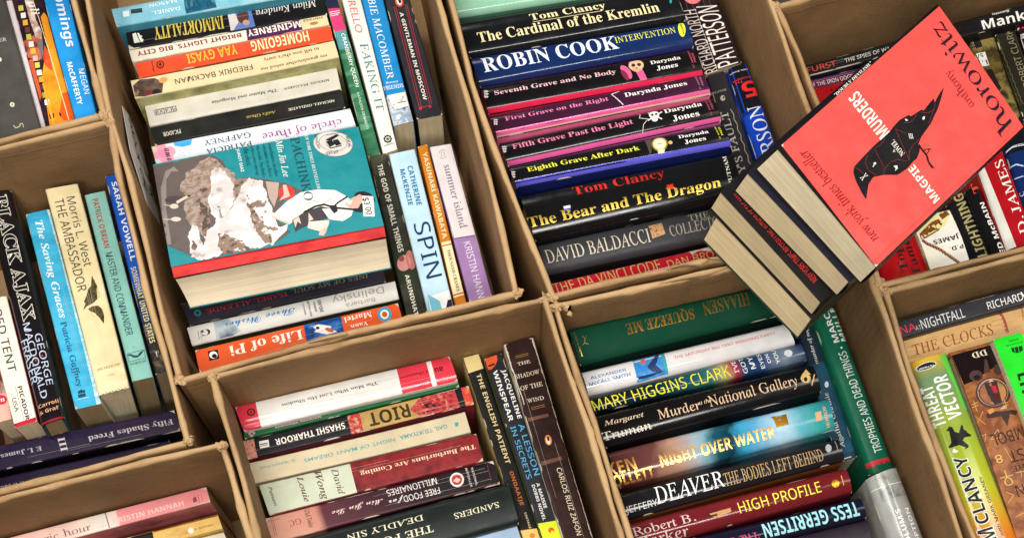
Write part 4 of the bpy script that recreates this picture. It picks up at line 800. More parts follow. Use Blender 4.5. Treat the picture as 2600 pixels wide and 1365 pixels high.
book('P', [(330, -490), (722, -590), (1560, 1560), (1130, 1690)], -.048, 'A', 'glossy yellow-green to orange hardback with a black jet silhouette', g9, 'g:0#d0601f,.12#d87a24,.22#cc9c2a,.34#b8b82e,.5#a4b430,.66#93a83a,.8#7f9a5a,.9#6f9068,.96#a8a044,1#c0963a|.06|5|g',
     [('VECTOR', 'GB', '#f0f0ea', 888, 110, 560, -310), ('THREAT', 'GB', '#f0f0ea', 690, 205, 415, -195), ('CLANCY', 'GB', '#16181a', 1172, 1195, 790, 548, R(out=('#eef0e4', .045))), ('TOM', 'GB', '#16181a', 1330, 1600, 1040, 1290, R(out=('#eef0e4', .045))),
      ('with MARK GREANEY', 'N', '#1c1c18', 1312, 1335, 1060, 738), ('PUTNAM', 'GB', '#dcdcd4', 430, -400, 575, -440, R9)],
     [('p', 'n:#6ad04a,#4ac03a|9|1|g', [(640, -540), (722, -590), (960, 10), (900, 40), (800, -230)]), ('p', 'n:#c8982f,#d0b03a|9|1|g', [(345, -470), (620, -560), (650, -500), (380, -400)]),
      ('e', '#16181a', (498, -432, 108, 40, -16)), ('p', '#eef0e4', ell('P', 498, -432, 108, 40, -16)), ('p', '#16181a', ell('P', 498, -432, 101, 34, -16)),
      ('p', '#141614', [(712, 255), (735, 235), (740, 215), (775, 222), (800, 270), (845, 285), (868, 200), (882, 198), (900, 250), (925, 258), (930, 275), (980, 300), (975, 315), (905, 330), (885, 360), (950, 415), (945, 435), (905, 460), (915, 435), (850, 410), (800, 425), (755, 440), (740, 425), (770, 385), (760, 330), (745, 265)]),
      ('p', '#f0ece0', [(785, 455), (805, 445), (820, 465), (845, 470), (820, 490), (785, 488)])], kind='h', wear=2)
book('P', [(762, -600), (1195, -725), (2120, 1500), (1560, 1650)], -.052, 'U', 'terracotta hardback with carved symbols and a ring emblem on a black top', g9, 'n:#98592f,#7a4526,#a86a3c,#6a3820|34|1|s',
     [('SYMBOL', 'N', '#16141a', 1670, 195, 1208, 435, R9) if False else ('SYMBOL', 'N', '#16141a', 1640, 180, 1210, 430, R(rot=0)), ('DD', 'SB', '#dcd0b8', 1132, -625, 1003, -520), ('LOST', 'N', '#16141a', 1690, 390, 1395, 600), ('THE', 'S', '#2a1c18', 1600, 600, 1400, 680), ('DAN', 'N', '#16141a', 1700, 760, 1470, 950),
      ('8', 'N', '#d8a860', 1290, 520, 1240, 600), ('☥', 'G', '#d8a860', 1400, 700, 1300, 810)],
     [('p', '#1c1214:g', [(762, -600), (1195, -725), (1290, -480), (1000, -270), (905, -230)]),
      ('p', '#4a3230', [(1120, -520), (1140, -510), (1180, -370), (1110, -360)]), ('e', '#4a3634', (1030, -330, 70, 60)), ('e', '#1c1214', (1040, -310, 36, 30)), ('e', '#4a3634', (1260, -400, 50, 60)),
      ('e', '#4a3230', (1205, -145, 180, 170)), ('e', '#b0907a', (1203, -150, 160, 152)), ('e', '#4a3230', (1205, -145, 150, 142)), ('e', 'n:#a86a4a,#8a5a44,#c08a50|60|1', (1205, -145, 138, 130)),
      ('p', '#38282a', [(1110, -245), (1240, -275), (1300, -40), (1195, 0)]), ('p', '#b8202a', [(1180, -215), (1230, -225), (1250, -160), (1215, -140)]), ('e', '#5a1018', (1248, -105, 32, 32)), ('p', '#c8a89a', [(1155, -260), (1180, -295), (1215, -270)]),
      ('p', '#c8a89a', [(1270, 35), (1330, -10), (1335, 25)]), ('p', '#3f2a28', [(1130, 90), (1180, 60), (1290, 55), (1400, 40), (1460, 50), (1440, 95), (1380, 80), (1350, 215), (1290, 110), (1190, 130), (1140, 130)]), ('p', '#c88a4a', [(1140, 50), (1200, 20), (1220, 60), (1170, 90)])] +
     [('l', '#d0a058', q, 'P', 7) for q in ([(1010, 105), (1130, 200)], [(1100, 60), (1040, 190)], [(1180, 360), (1250, 250), (1290, 330), (1180, 360)], [(1480, 640), (1500, 740)], [(1440, 700), (1540, 680)], [(1340, 900), (1420, 930), (1360, 1010)], [(1430, 880), (1520, 850)], [(1440, 1150), (1540, 1100), (1560, 1220)], [(1320, 440), (1400, 580)], [(980, -10), (1050, -40)], [(985, 20), (1055, -12)], [(1000, -60), (1040, 60)], [(1300, -30), (1360, -45)], [(1305, 0), (1365, -15)], [(1320, -70), (1345, 30)], [(1060, 330), (1130, 300), (1120, 380)], [(1250, 1000), (1330, 1100)])], kind='h', sag=.006)
book('P', [(1205, -720), (1490, -800), (1960, 320), (1640, 420)], -.04, 'U', 'neon green spine with black lettering at the right edge', g9, '#22d62a',
     [('BALLANTINE', 'S', '#0c5a14', 1505, -690, 1335, -640), ('BOOKS', 'S', '#0c5a14', 1460, -722, 1365, -690)],
     [('p', '#0c3a14', [(1388, -620), (1500, -648), (1508, -600), (1480, -575), (1440, -565), (1400, -580)]), ('l', '#22d62a', [(1420, -628), (1432, -575)], 'P', 5), ('l', '#22d62a', [(1460, -636), (1472, -570)], 'P', 5),
      ('p', '#101a12', [(1450, -340), (1540, -365), (1548, -335), (1480, -315), (1490, -275), (1470, -270)]), ('p', '#101a12', [(1475, -245), (1560, -265), (1570, -235), (1485, -215)]), ('p', '#101a12', [(1500, -170), (1580, -190), (1590, -160), (1505, -135)])], sag=.003)
# ---------------- box 1
g1 = 'books in the top left box'
book('Q', [(-430, -60), (32, -60), (412, 1330), (-60, 1480)], -.036, 'D', 'wide charcoal grey book with tiny pale specks in the top left corner', g1, '#46433f',
     [('ER', 'S', '#c8c0b4', 0, 405, 68, 450, R9)],
     [('e', '#d8d0b8', (5, 638, 18, 22)), ('e', '#d8d4c0', (126, 1102, 24, 24)), ('e', '#8a8878', (126, 1102, 12, 12)), ('l', '#c8bf9a', [(135, 1310), (160, 1340), (205, 1318), (205, 1295), (228, 1292), (240, 1330)], 'Q', 7)], wear=0)
book('Q', [(40, -60), (112, -60), (474, 1325), (414, 1345)], -.044, 'D', 'narrow pale lilac-white spine between the charcoal and orange ones', g1, '#cfc4c6', wear=1)
book('Q', [(112, -60), (440, -60), (786, 1262), (474, 1335)], -.04, 'D', 'orange and black spine printed with a string of beads', g1, 'n:#241a24,#34202c,#1c1620|30|2|g',
     [('ali', 'S', '#efe8e0', 330, 20, 395, 165)],
     [('p', 'n:#8a3f34,#c86a4c,#4a2430|50|1|g', [(245, 440), (350, 380), (440, 330), (460, 560), (420, 640), (300, 610)]),
      ('p', 'n:#e88a1e,#f0a02a,#e0701c|14|1|g', [(430, 180), (462, 130), (510, 180), (786, 1240), (650, 1300), (520, 1330), (440, 800), (470, 640), (520, 560)]),
      ('p', 'n:#d8502a,#c83f2a,#e87a2a|20|1|g', [(470, 480), (520, 560), (560, 760), (480, 700), (455, 620)]), ('p', 'n:#e0661c,#c84a24|16|1|g', [(650, 980), (730, 960), (786, 1240), (660, 1260), (620, 1200)]),
      ('p', 'n:#b84a34,#d8663a|30|1|g', [(300, 640), (345, 620), (440, 1000), (420, 1060)]),
      ('p', 'n:#d8c0b4,#a8806f,#e8dcd4|70|1|g', [(262, 0), (340, 0), (380, 210), (440, 330), (440, 420), (380, 400), (320, 230)]), ('p', '#6a6460', [(395, 450), (450, 420), (460, 560), (440, 640)]),
      ('l', '#e8d8a8', [(345, 0), (420, 220), (560, 690), (715, 1250)], 'Q', 7), ('p', '#1c1420', [(612, 1195), (622, 1170), (640, 1210), (632, 1225)]),
      ('p', '#3a1418', [(510, 1200), (560, 1185), (566, 1230), (520, 1245)])] +
     [('p', c, [(x-26, y-26), (x+24, y-32), (x+30, y+24), (x-20, y+30)]) for x, y, c in ((222, 88, '#c8c04a'), (247, 165, '#e8e4dc'), (268, 242, '#e0a83a'), (290, 320, '#6a3a34'), (305, 392, '#b8c04a'), (330, 470, '#e4dcd4'), (350, 542, '#e8a83a'), (372, 618, '#c8a8a0'), (393, 690, '#c8c84a'), (412, 768, '#ece8e0'), (432, 838, '#e0982a'), (448, 915, '#5a2a24'), (468, 1000, '#a8a03a'), (490, 1075, '#e8e0d8'))] +
     [('l', '#e8a02a', [(455, 880), (560, 1300)], 'Q', 22)], wear=1)
book('Q', [(442, -60), (705, -60), (1006, 1182), (786, 1245)], -.03, 'D', 'bright blue spine with white lettering in the top left box', g1, '#1f8ed6',
     [('omings', 'GB', '#dfe6ea', 565, -48, 768, 492, R(t='Q')), ('McCAFFERTY', 'GB', '#eef2f4', 700, 660, 866, 1082), ('MEGAN', 'N', '#d8e4ea', 822, 728, 942, 972)], [], wear=1)
# ---------------- box 2
g2 = 'books in the box at the left edge'
book('S', [(-280, -120), (-10, -180), (104, 684), (-60, 730)], -.1, 'D', 'pinkish spine with a red oval, cut off by the left edge of the photo', g2, '#d8a898',
     [('n', 'SB', '#f0e4e0', 2, 490, 38, 530, R9)], [('p', 'n:#3a2a30,#7a4a44,#b89a8a,#241c24|40|1', [(-280, -120), (-10, -180), (70, 440), (-120, 470)]), ('p', '#c8203a', ell('S', 5, 508, 55, 45, 0))])
def bs(p): return (p[0]*1.9447, p[1]*1.9447-807.5)
SHADED_PAGE='#a58e66'  # shade on the page ends in this box, put into a darker page colour
book('S', [(-175, -450), (65, -485), (345, 706), (130, 772)], -.09, 'D', 'white spine with thin black capitals and a red foot, at the left', g2, '#e2dccd',
     [('RED TENT', 'N', '#3a3834', -55, -340, 148, 240), ('PICADOR', 'GB', '#2a2826', 172, 388, 272, 692), ('USA', 'N', '#4a4844', 120, 498, 166, 618)],
     [('p', '#b8142c', [(122, 735), (337, 668), (345, 706), (130, 772)]), ('l', '#5a5854', [(145, 392), (222, 698)], 'S', 4)], side='#a81428')
book('S', [(-166, -1461), (105, -1508), (606, 668), (385, 745)], -.082, 'D', 'black glossy hardback with white outlined capitals and a red lower edge', g2, '#1a1619:g',
     [('BLACK AJAX', 'SB', '#1a1619', -58, -1429, 326, -240, R(out=('#ece6d8', .03))),
      ('MACDONALD', 'N', '#b8c4d8', *bs((118, 318)), *bs((232, 668))), ('GEORGE', 'N', '#b8c4d8', *bs((172, 368)), *bs((262, 602))), ('FRASER', 'N', '#b8c4d8', *bs((90, 402)), *bs((160, 607))),
      ('Carroll', 'GB', '#d8a07a', 365, 510, 552, 585, R9), ('& Graf', 'GB', '#d8a07a', 375, 572, 556, 640, R9)],
     [('e', '#c82a34', (408, 104, 9, 9)), ('e', '#c82a34', (344, 154, 9, 9)), ('p', '#8f1c2c', [(384, 728), (600, 650), (606, 668), (385, 745)])], kind='h', side='n:#12343a,#1c4a50,#2c2418,#0c2228|16|1|g', page=SHADED_PAGE, lean=(-.1, 0))
book('S', [(240, -1256), (468, -1310), (975, 535), (722, 592)], -.09, 'D', 'sky blue spine with white flowing lettering and a frayed pale edge', g2, 'n:#2f9ec8,#45aed2,#2a93bf|10|3',
     [('The Saving Graces', 'BI', '#e8f2f4', 262*1.278, 365*1.278-1652.6, 497*1.278, 1090*1.278-1652.6), ('Patricia Gaffney', 'S', '#1f4a6a', *bs((303, 305)), *bs((402, 608)))],
     [('p', 'n:#d8e4e6,#8ac8da,#eef0ee|60|4', [(445, -1300), (468, -1310), (975, 535), (925, 545), (880, 330), (810, 40), (700, -380), (560, -920)]), ('p', '#1c3f5a', [(748, 425), (775, 415), (780, 402), (795, 418), (815, 408), (826, 470), (755, 488)]), ('l', '#45aed2', [(752, 452), (822, 438)], 'S', 5), ('l', '#dfeaec', [(750, 500), (850, 478)], 'S', 3)], side='#c8ccc4', wear=3, page=SHADED_PAGE, lean=(-.04, 0))
book('S', [(424, -1502), (735, -1557), (1240, 388), (942, 468)], -.078, 'D', 'tall cream cloth spine with a dark pair of wings and black lettering', g2, 'n:#e2d2a6,#dccb9c,#e6d8b0|14|2',
     [('Morris L. West', 'N', '#4a4230', 490*1.278, 183*1.278-1652.6, 692*1.278, 702*1.278-1652.6), ('THE AMBASSADOR', 'N', '#4a4230', 398*1.278, 200*1.278-1652.6, 652*1.278, 890*1.278-1652.6),
      ('MORROW', 'I', '#a08c5a', 928, 165, 1158, 238, R9), ('1235', 'G', '#b8a878', 1030, 258, 1095, 290, R9)],
     [('p', 'n:#3a3420,#5a5030,#2a2618|140|1', [(685, 780), (722, 850), (738, 905), (735, 950), (700, 985), (650, 1010), (622, 1040), (640, 990), (628, 975), (648, 930), (660, 880), (680, 860)], 'R'),
      ('p', 'n:#3a3420,#5a5030,#2a2618|140|1', [(690, 1010), (735, 1005), (765, 1030), (780, 1080), (778, 1140), (745, 1095), (710, 1060), (672, 1045), (660, 1030)], 'R'), ('p', '#c8b88a', [(722, 870), (748, 905), (745, 940), (728, 960)], 'R')] +
     [('p', '#3a2f20:m', [(942+i*30, 468-i*8+(0 if i % 2 else -16)), (965+i*30, 452-i*8), (972+i*30, 468-i*8)]) for i in range(9)], endgap=.004, lean=(-.12, 0), wear=3)
book('S', [(808, -1442), (1003, -1485), (1462, 282), (1262, 328)], -.09, 'D', 'pale turquoise spine with red and navy capitals and a flying bird emblem', g2, '#86bdb2',
     [('PATRICK O\'BRIAN', 'GB', '#b04a44', 690*1.278, 198*1.278-1652.6, 828*1.278, 562*1.278-1652.6), ('MASTER AND COMMANDER', 'N', '#2f4a54', 792*1.278, 608*1.278-1652.6, 1002*1.278, 1208*1.278-1652.6), ('NORTON', 'S', '#2c4650', 1248, 125, 1398, 182, R9)],
     [('l', '#2c4650', [(1222, 72), (1382, 32), (1394, 108), (1234, 148), (1222, 72)], 'S', 4), ('p', '#2c4650', [(1210, 88), (1250, 72), (1290, 88), (1320, 85), (1345, 52), (1380, 38), (1350, 80), (1320, 105), (1285, 108), (1250, 92)]), ('l', '#b04a44', [(1270, 8), (1295, 5)], 'S', 5)], page=SHADED_PAGE, lean=(-.12, 0))
book('S', [(1003, -1620), (1225, -1668), (1700, 195), (1487, 262)], -.1, 'D', 'royal blue spine partly behind the box wall with a dark photograph at its foot', g2, '#1f55b8',
     [('SARAH VOWELL', 'GB', '#e6ecf2', 832*1.278, 72*1.278-1652.6, 1025*1.278, 660*1.278-1652.6), ('SOMEWHAT UNITED STATES', 'GB', '#d8cfa0', 982*1.278, 718*1.278-1652.6, 1165*1.278, 1262*1.278-1652.6)],
     [('p', 'n:#1f3f8a,#2a3a5a,#1c2a4a|30|1', [(1300, -480), (1540, -540), (1620, -200), (1390, -150)]), ('p', 'n:#3a3428,#241f1c,#6a5f4a,#8a8478|60|1', [(1375, -190), (1610, -240), (1700, 195), (1487, 262)]), ('p', '#d8d8d4', [(1490, 50), (1515, 44), (1530, 105), (1505, 110)])], page=SHADED_PAGE, lean=(-.1, 0))
book('S', [(-120, 962), (1660, 600), (1722, 800), (-60, 1190)], -.132, 'U', 'dark purple spine lying across with pale upside-down lettering', g2, 'n:#2e1f3c,#261c38,#342240|8|1',
     [('Fifty Shades Freed', 'SB', '#c8c0c4', 1640, 676, 848, 912), ('E L James', 'SB', '#b0b0b8', 390, 945, 14, 1065), ('III', 'SB', '#d4ccd0', 545, 872, 645, 990, R9)], [], side='#141218', wear=2)
book('S', [(-120, 1275), (1612, 880), (1680, 1010), (-60, 1410)], -.146, 'U', 'second dark purple spine, lowest against the box wall at the left', g2, 'n:#2a1c38,#221a34|8|1', [('E L James', 'SB', '#a8a8b0', 230, 1285, -60, 1375)], [('l', '#d8d8d4', [(345, 1110), (390, 1120), (420, 1095)], 'S', 4)], wear=1)
# ---------------- box 3
g3 = 'books in the bottom left box'
book('T', [(-700, 1345), (2245, 572), (2292, 738), (-650, 1535)], -.11, 'N', 'pink paperback spine with white embossed capitals in the bottom left corner', g3, 'g:0#eca8a0,.25#efb8ae,.5#e8cabc,.62#dcdcd0,.66#e8ccc0,.665#e08e8e,1#e48a8c|.01|8|s',
     [('KRISTIN HANNAH', 'GB', '#ecc4be', 1232, 990, 1990, 730), ('magic hour', 'S', '#7a5f60', 280, 1262, 968, 985)],
     [('l', '#b0305a', [(1137, 863), (1184, 1030)], 'T', 12),
      ('p', '#8a3f4a', [(2100, 705), (2125, 680), (2140, 700), (2150, 735), (2108, 750)]), ('l', '#a85a60', [(2155, 665), (2178, 750)], 'T', 7), ('l', '#a85a60', [(2192, 670), (2212, 735)], 'T', 6)], side='n:#d8786f,#b06468,#5a2a34|9|1', wear=2)
book('T', [(620, 1312), (2372, 880), (2428, 1035), (660, 1480)], -.135, 'U', 'golden yellow spine with a white dot under the pink book', g3, 'n:#d8ac52,#e0bc6a,#b8802c|14|3',
     [('VINTAGE', 'S', '#5a3f1a', 2325, 985, 2168, 1040)], [('p', '#1a1816', [(620, 1312), (1655, 1057), (1690, 1222), (660, 1480)]), ('e', '#f0e8d8', (2080, 1055, 32, 34)), ('l', '#8a4f14', [(1665, 1060), (2372, 886)], 'T', 26), ('e', '#4a3010', (2132, 1040, 7, 7))])
book('T', [(640, 1500), (2432, 1060), (2490, 1200), (690, 1660)], -.14, 'U', 'cream spine below the golden one at the bottom edge', g3, '#d8cfba')
# ---------------- box 5
g5 = 'books in the bottom centre box'
book('H', [(190, 482), (1565, 148), (1620, 310), (250, 642)], -.094, 'U', 'white glossy spine with red ends, first in the bottom centre box', g5, '#dcdad4:g',
     [('The Man Who Lost His Shadow', 'S', '#4a4844', 1102, 322, 496, 492), ('Ghanem', 'S', '#5a1820', 1422, 246, 1250, 312), ('au', 'GB', '#1c1012', 1520, 222, 1478, 262)],
     [('p', '#d8384a:g', [(190, 482), (322, 450), (360, 615), (250, 642)]), ('p', '#d8384a:g', [(1224, 231), (1565, 148), (1620, 310), (1264, 397)]), ('p', '#e4e0dc:g', [(1414, 185), (1444, 178), (1487, 343), (1458, 350)]),
      ('e', '#5a1820', (297, 522, 27, 25)), ('e', '#d8384a', (297, 522, 17, 15)), ('e', '#5a1820', (297, 522, 8, 8))], wear=2, sag=.003)
book('H', [(245, 645), (1620, 315), (1633, 357), (257, 690)], -.104, 'U', 'thin green spine with pink lettering, second in the bottom centre box', g5, '#1c5a34',
     [('GINSENG AND OTHER TALES FROM MANILA', 'GB', '#c890a4', 1578, 333, 1110, 460), ('Marianne Villanueva', 'GB', '#c890a4', 742, 543, 453, 628)], [('p', '#c890a4', [(275, 655), (300, 640), (326, 650), (300, 682)]), ('e', '#1c5a34', (302, 657, 9, 7))])
book('H', [(245, 697), (1690, 350), (1727, 470), (275, 818)], -.106, 'U', 'black and gold spine with red woven patterns and distressed capitals', g5, '#1e1c20',
     [('SHASHI THAROOR', 'GB', '#e8e2da', 888, 582, 455, 728), ('RIOT', 'GB', '#3a2f14', 1298, 465, 1058, 612)],
     [('p', 'n:#b02f3a,#d8a08a,#a02834|260|1', [(245, 697), (310, 681), (336, 803), (275, 818)]), ('p', 'n:#c84a44,#b02f34,#d8b084|220|1', [(905, 538), (985, 519), (1015, 640), (935, 660)]), ('p', 'n:#a8884a,#b8985a,#98783c|20|1', [(985, 519), (1390, 421), (1425, 540), (1015, 640)]),
      ('p', '#1e1c20', [(1380, 424), (1640, 362), (1675, 482), (1425, 541)]), ('p', 'n:#c84a44,#a8303a,#d88a6a|200|1', [(1312, 505), (1365, 440), (1420, 415), (1600, 375), (1636, 490), (1430, 538), (1370, 540)]),
      ('p', 'n:#d85a44,#c83a3a,#e08a5a|120|1', [(1640, 362), (1690, 350), (1727, 470), (1675, 482)]), ('p', '#e8e2da', [(345, 702), (405, 690), (412, 735), (352, 748)]), ('l', '#1e1c20', [(352, 722), (400, 712)], 'H', 6), ('l', '#1e1c20', [(352, 733), (402, 722)], 'H', 4)] +
     [('e', '#a02834', (1400+i*44, 455+j*34-i*10, 13, 12)) for i in range(5) for j in range(3)], side='#7a2434', wear=2)
book('H', [(285, 845), (1665, 510), (1705, 642), (322, 978)], -.102, 'U', 'plain beige spine with faded teal lettering', g5, '#cfc2a2',
     [('GAIL TSUKIYAMA', 'G', '#5a9aa0', 1548, 592, 1250, 692), ('NIGHT OF MANY DREAMS', 'G', '#6aa4a8', 1212, 678, 638, 842), ('St. Martin\'s Press', 'S', '#7aa8a8', 575, 818, 358, 892)],
     [('p', '#5a9aa0', [(1600, 582), (1622, 578), (1626, 602), (1606, 608)])], wear=1)
book('H', [(348, 985), (1740, 655), (1787, 832), (415, 1180)], -.098, 'U', 'marbled maroon spine with cream lettering and a pale green end', g5, 'n:#7a1c24,#8f2a2c,#5a141c|34|1',
     [('The Barbarians Are Coming', 'SB', '#e4cfae', 1732, 725, 998, 930), ('David', 'I', '#5a2a2c', 805, 888, 900, 1042, R9), ('Wong', 'I', '#5a2a2c', 698, 902, 780, 1078, R9), ('Louie', 'I', '#5a2a2c', 594, 935, 668, 1092, R9), ('Putnam', 'I', '#4a4038', 410, 998, 462, 1118, R9)],
     [('p', 'n:#ccd2bc,#c4ccb4|10|1', [(348, 985), (925, 848), (975, 1042), (415, 1180)])], wear=3)
book('H', [(385, 1195), (1850, 830), (1895, 982), (435, 1352)], -.103, 'U', 'plum and black spine with a salmon end and a round emblem', g5, 'g:0#1c191b,.3#241c20,.5#3a2028,.7#522a34,.76#5a2c34,.79#c88a78,1#dca48e|.02|20|s',
     [('FREE FOOD', 'N', '#e8dcd8', 1498, 1002, 1278, 1100), ('for', 'SC', '#e8dcd8', 1270, 1058, 1180, 1110), ('MILLIONAIRES', 'N', '#e8dcd8', 1478, 942, 1170, 1062), ('Min Jin Lee', 'SC', '#e8c8c4', 1132, 1062, 818, 1185),
      ('NATIONAL', 'N', '#e0d4d0', 1712, 878, 1745, 990, R9), ('BESTSELLER', 'N', '#e0d4d0', 1672, 880, 1712, 1000, R9), ('USA Today', 'I', '#4a2a24', 625, 1148, 700, 1250, R9), ('GC', 'S', '#a8443a', 545, 1195, 610, 1250)],
     [
      ('e', '#e8dcd8', (1615, 955, 46, 46)), ('e', '#b0303a', (1615, 955, 34, 34)), ('p', '#e8c0a8', [(1590, 965), (1612, 940), (1640, 955), (1620, 975)]),
      ('l', '#a8443a', [(420, 1190), (450, 1310)], 'H', 2.5), ('l', '#a8443a', [(432, 1188), (462, 1306)], 'H', 2.5), ('l', '#a8443a', [(405, 1215), (480, 1196)], 'H', 2.5), ('l', '#8a3438', [(1810, 850), (1838, 962)], 'H', 3), ('l', '#8a3438', [(1785, 845), (1850, 830)], 'H', 2.5), ('l', '#8a3438', [(735, 1262), (1880, 972)], 'H', 2.5)], wear=4)
book('H', [(438, 1368), (1945, 970), (2017, 1228), (520, 1640)], -.088, 'U', 'broad black-green spine with cream serif capitals at the bottom centre', g5, '#1d2422',
     [('SANDERS', 'S', '#dcd4b8', 1880, 1094, 1602, 1208), ('DEADLY SIN', 'S', '#dcd4b8', 1392, 1176, 912, 1345), ('THE FOURTH', 'S', '#dcd4b8', 1455, 1252, 900, 1430)], [], kind='h', sag=.003)
book('H', [(600, 1625), (1998, 1240), (2040, 1362), (650, 1770)], -.1, 'U', 'light blue spine at the bottom edge under the broad black one', g5, '#9cb4d0', [('NORA', 'G', '#3a5a8a', 1960, 1318, 1800, 1400)])
book('H', [(1652, 172), (1758, 144), (2162, 1350), (2048, 1370)], -.108, 'D', 'black upright spine with a cream top and cream capitals', g5, '#1b1a18',
     [('THE ENGLISH PATIENT', 'GB', '#d9c494', 1738, 283, 1962, 858), ('ONDAATJE', 'GB', '#b8642c', 1952, 912, 2042, 1122), ('VINTAGE', 'GB', '#c8b48a', 2048, 1168, 2092, 1268)],
     [('p', '#dcc488', [(1652, 172), (1758, 144), (1790, 240), (1686, 274)]), ('p', '#e0b86a', [(2018, 1282), (2136, 1266), (2162, 1350), (2048, 1370)]), ('e', '#d8742a', (2100, 1312, 18, 16))], side='#d8c48c')
book('H', [(1785, 180), (1900, 140), (2303, 1340), (2175, 1362)], -.098, 'D', 'charcoal upright spine with white and blue capitals and an orange corner', g5, '#25252b',
     [('JACQUELINE', 'GB', '#ece8e4', 1892, 255, 2034, 568), ('WINSPEAR', 'GB', '#ece8e4', 1842, 262, 1982, 585), ('A LESSON', 'N', '#5aaad8', 2008, 612, 2154, 930), ('IN SECRETS', 'N', '#5aaad8', 1958, 628, 2102, 955), ('A MAISIE', 'GB', '#dcd8d4', 2130, 985, 2196, 1140), ('DOBBS NOVEL', 'GB', '#dcd8d4', 2098, 998, 2192, 1215)],
     [('p', '#d8552c', [(1785, 180), (1866, 152), (1873, 185), (1860, 220), (1835, 248), (1808, 252)]), ('p', '#c8d82a', [(2138, 1238), (2272, 1215), (2303, 1340), (2175, 1362)]), ('e', '#d85a1c', (2225, 1278, 20, 18)), ('e', '#c8d82a', (2231, 1288, 8, 8)), ('l', '#2a1410', [(1815, 226), (1855, 212)], 'H', 12)], side='#6a7a3a')
book('H', [(1918, 88), (2108, 40), (2520, 1420), (2330, 1442)], -.085, 'D', 'tall worn brown spine with white edges, beside the box wall', g5, 'n:#321d19,#271613,#3c231e|12|2',
     [('THE', 'S', '#dccbb4', 2012, 188, 2088, 228, R9), ('SHADOW', 'S', '#dccbb4', 2002, 252, 2148, 316, R9), ('OF THE', 'S', '#dccbb4', 2035, 332, 2168, 392, R9), ('WIND', 'S', '#dccbb4', 2080, 425, 2178, 472, R9), ('CARLOS RUIZ ZAFÓN', 'N', '#dccbb4', 2262, 892, 2428, 1308)],
     [('l', '#a8743c', [(1994, 165), (2078, 145)], 'H', 3), ('l', '#a8743c', [(1998, 176), (2080, 156)], 'H', 3), ('l', '#a8743c', [(2100, 505), (2186, 482)], 'H', 3), ('l', '#a8743c', [(2104, 516), (2190, 494)], 'H', 3),
      ('e', '#d8823a', (2212, 712, 22, 34, -12)), ('e', '#ece4d8', (2212, 715, 13, 24, -12)), ('e', '#2a1c1a', (2212, 704, 8, 16, -12)),
      ('p', '#cfc6b4:m', jag([(1918, 88), (1930, 85), (1944, 130), (1996, 290), (2060, 480), (2054, 482), (1978, 262)], 2.5)), ('p', '#cfc6b4:m', jag([(2096, 43), (2107, 41), (2300, 655), (2500, 1350), (2494, 1352), (2290, 668), (2170, 270)], 3)),
      ('p', 'n:#5a3a30,#7a5244|30|.3', [(2080, 570), (2210, 540), (2216, 560), (2086, 592)]), ('p', 'n:#5a3a30,#7a5244|30|.3', [(2165, 850), (2296, 815), (2302, 838), (2172, 874)])], side='#cfc4ae', wear=7)
# ================================================================== books that lie or lean on top
def leaf_book(label, group, corners, zs, thick_px, spine, cover_col, back_col, page, t_w=.0005, inset=.0012, orient=(0, 1, 2, 3), bowed=0):
    """a book seen on its front cover: corners a b c d (image), zs heights, thick_px = four image points + height of the back cover"""
    A = [at(p[0], p[1], z) for p, z in zip(corners, zs)]
    Bk = [at(p[0], p[1], z) for p, z in thick_px]
    org = sum(Bk, Vector())/4
    root = empty('paperback_book', org, label, 'book', group)
    class FF(Face):
        def __init__(s): pass
    fc = FF(); fc.q = [tuple(p) for p in corners]; fc.P3 = A
    a, b, c, d = A
    fc.L = ((b-a).length+(c-d).length)/2; fc.T = ((a-d).length+(b-c).length)/2
    fc.n = (b-d).cross(a-c).normalized()
    if fc.n.z < 0: fc.n = -fc.n
    fc.W = -fc.n; fc.prof = 'f'; fc.sag = 0; fc.depth = .03
    fc.w = lambda v: 0
    return A, Bk, org, root, fc
def slab(A, dirv, name, mat, parent, org, th, mats2=None, ext=None):
    V = list(A)+[p+dirv*th for p in A]
    return V, [[3, 2, 1, 0], [4, 5, 6, 7], [0, 1, 5, 4], [1, 2, 6, 5], [2, 3, 7, 6], [3, 0, 4, 7]]
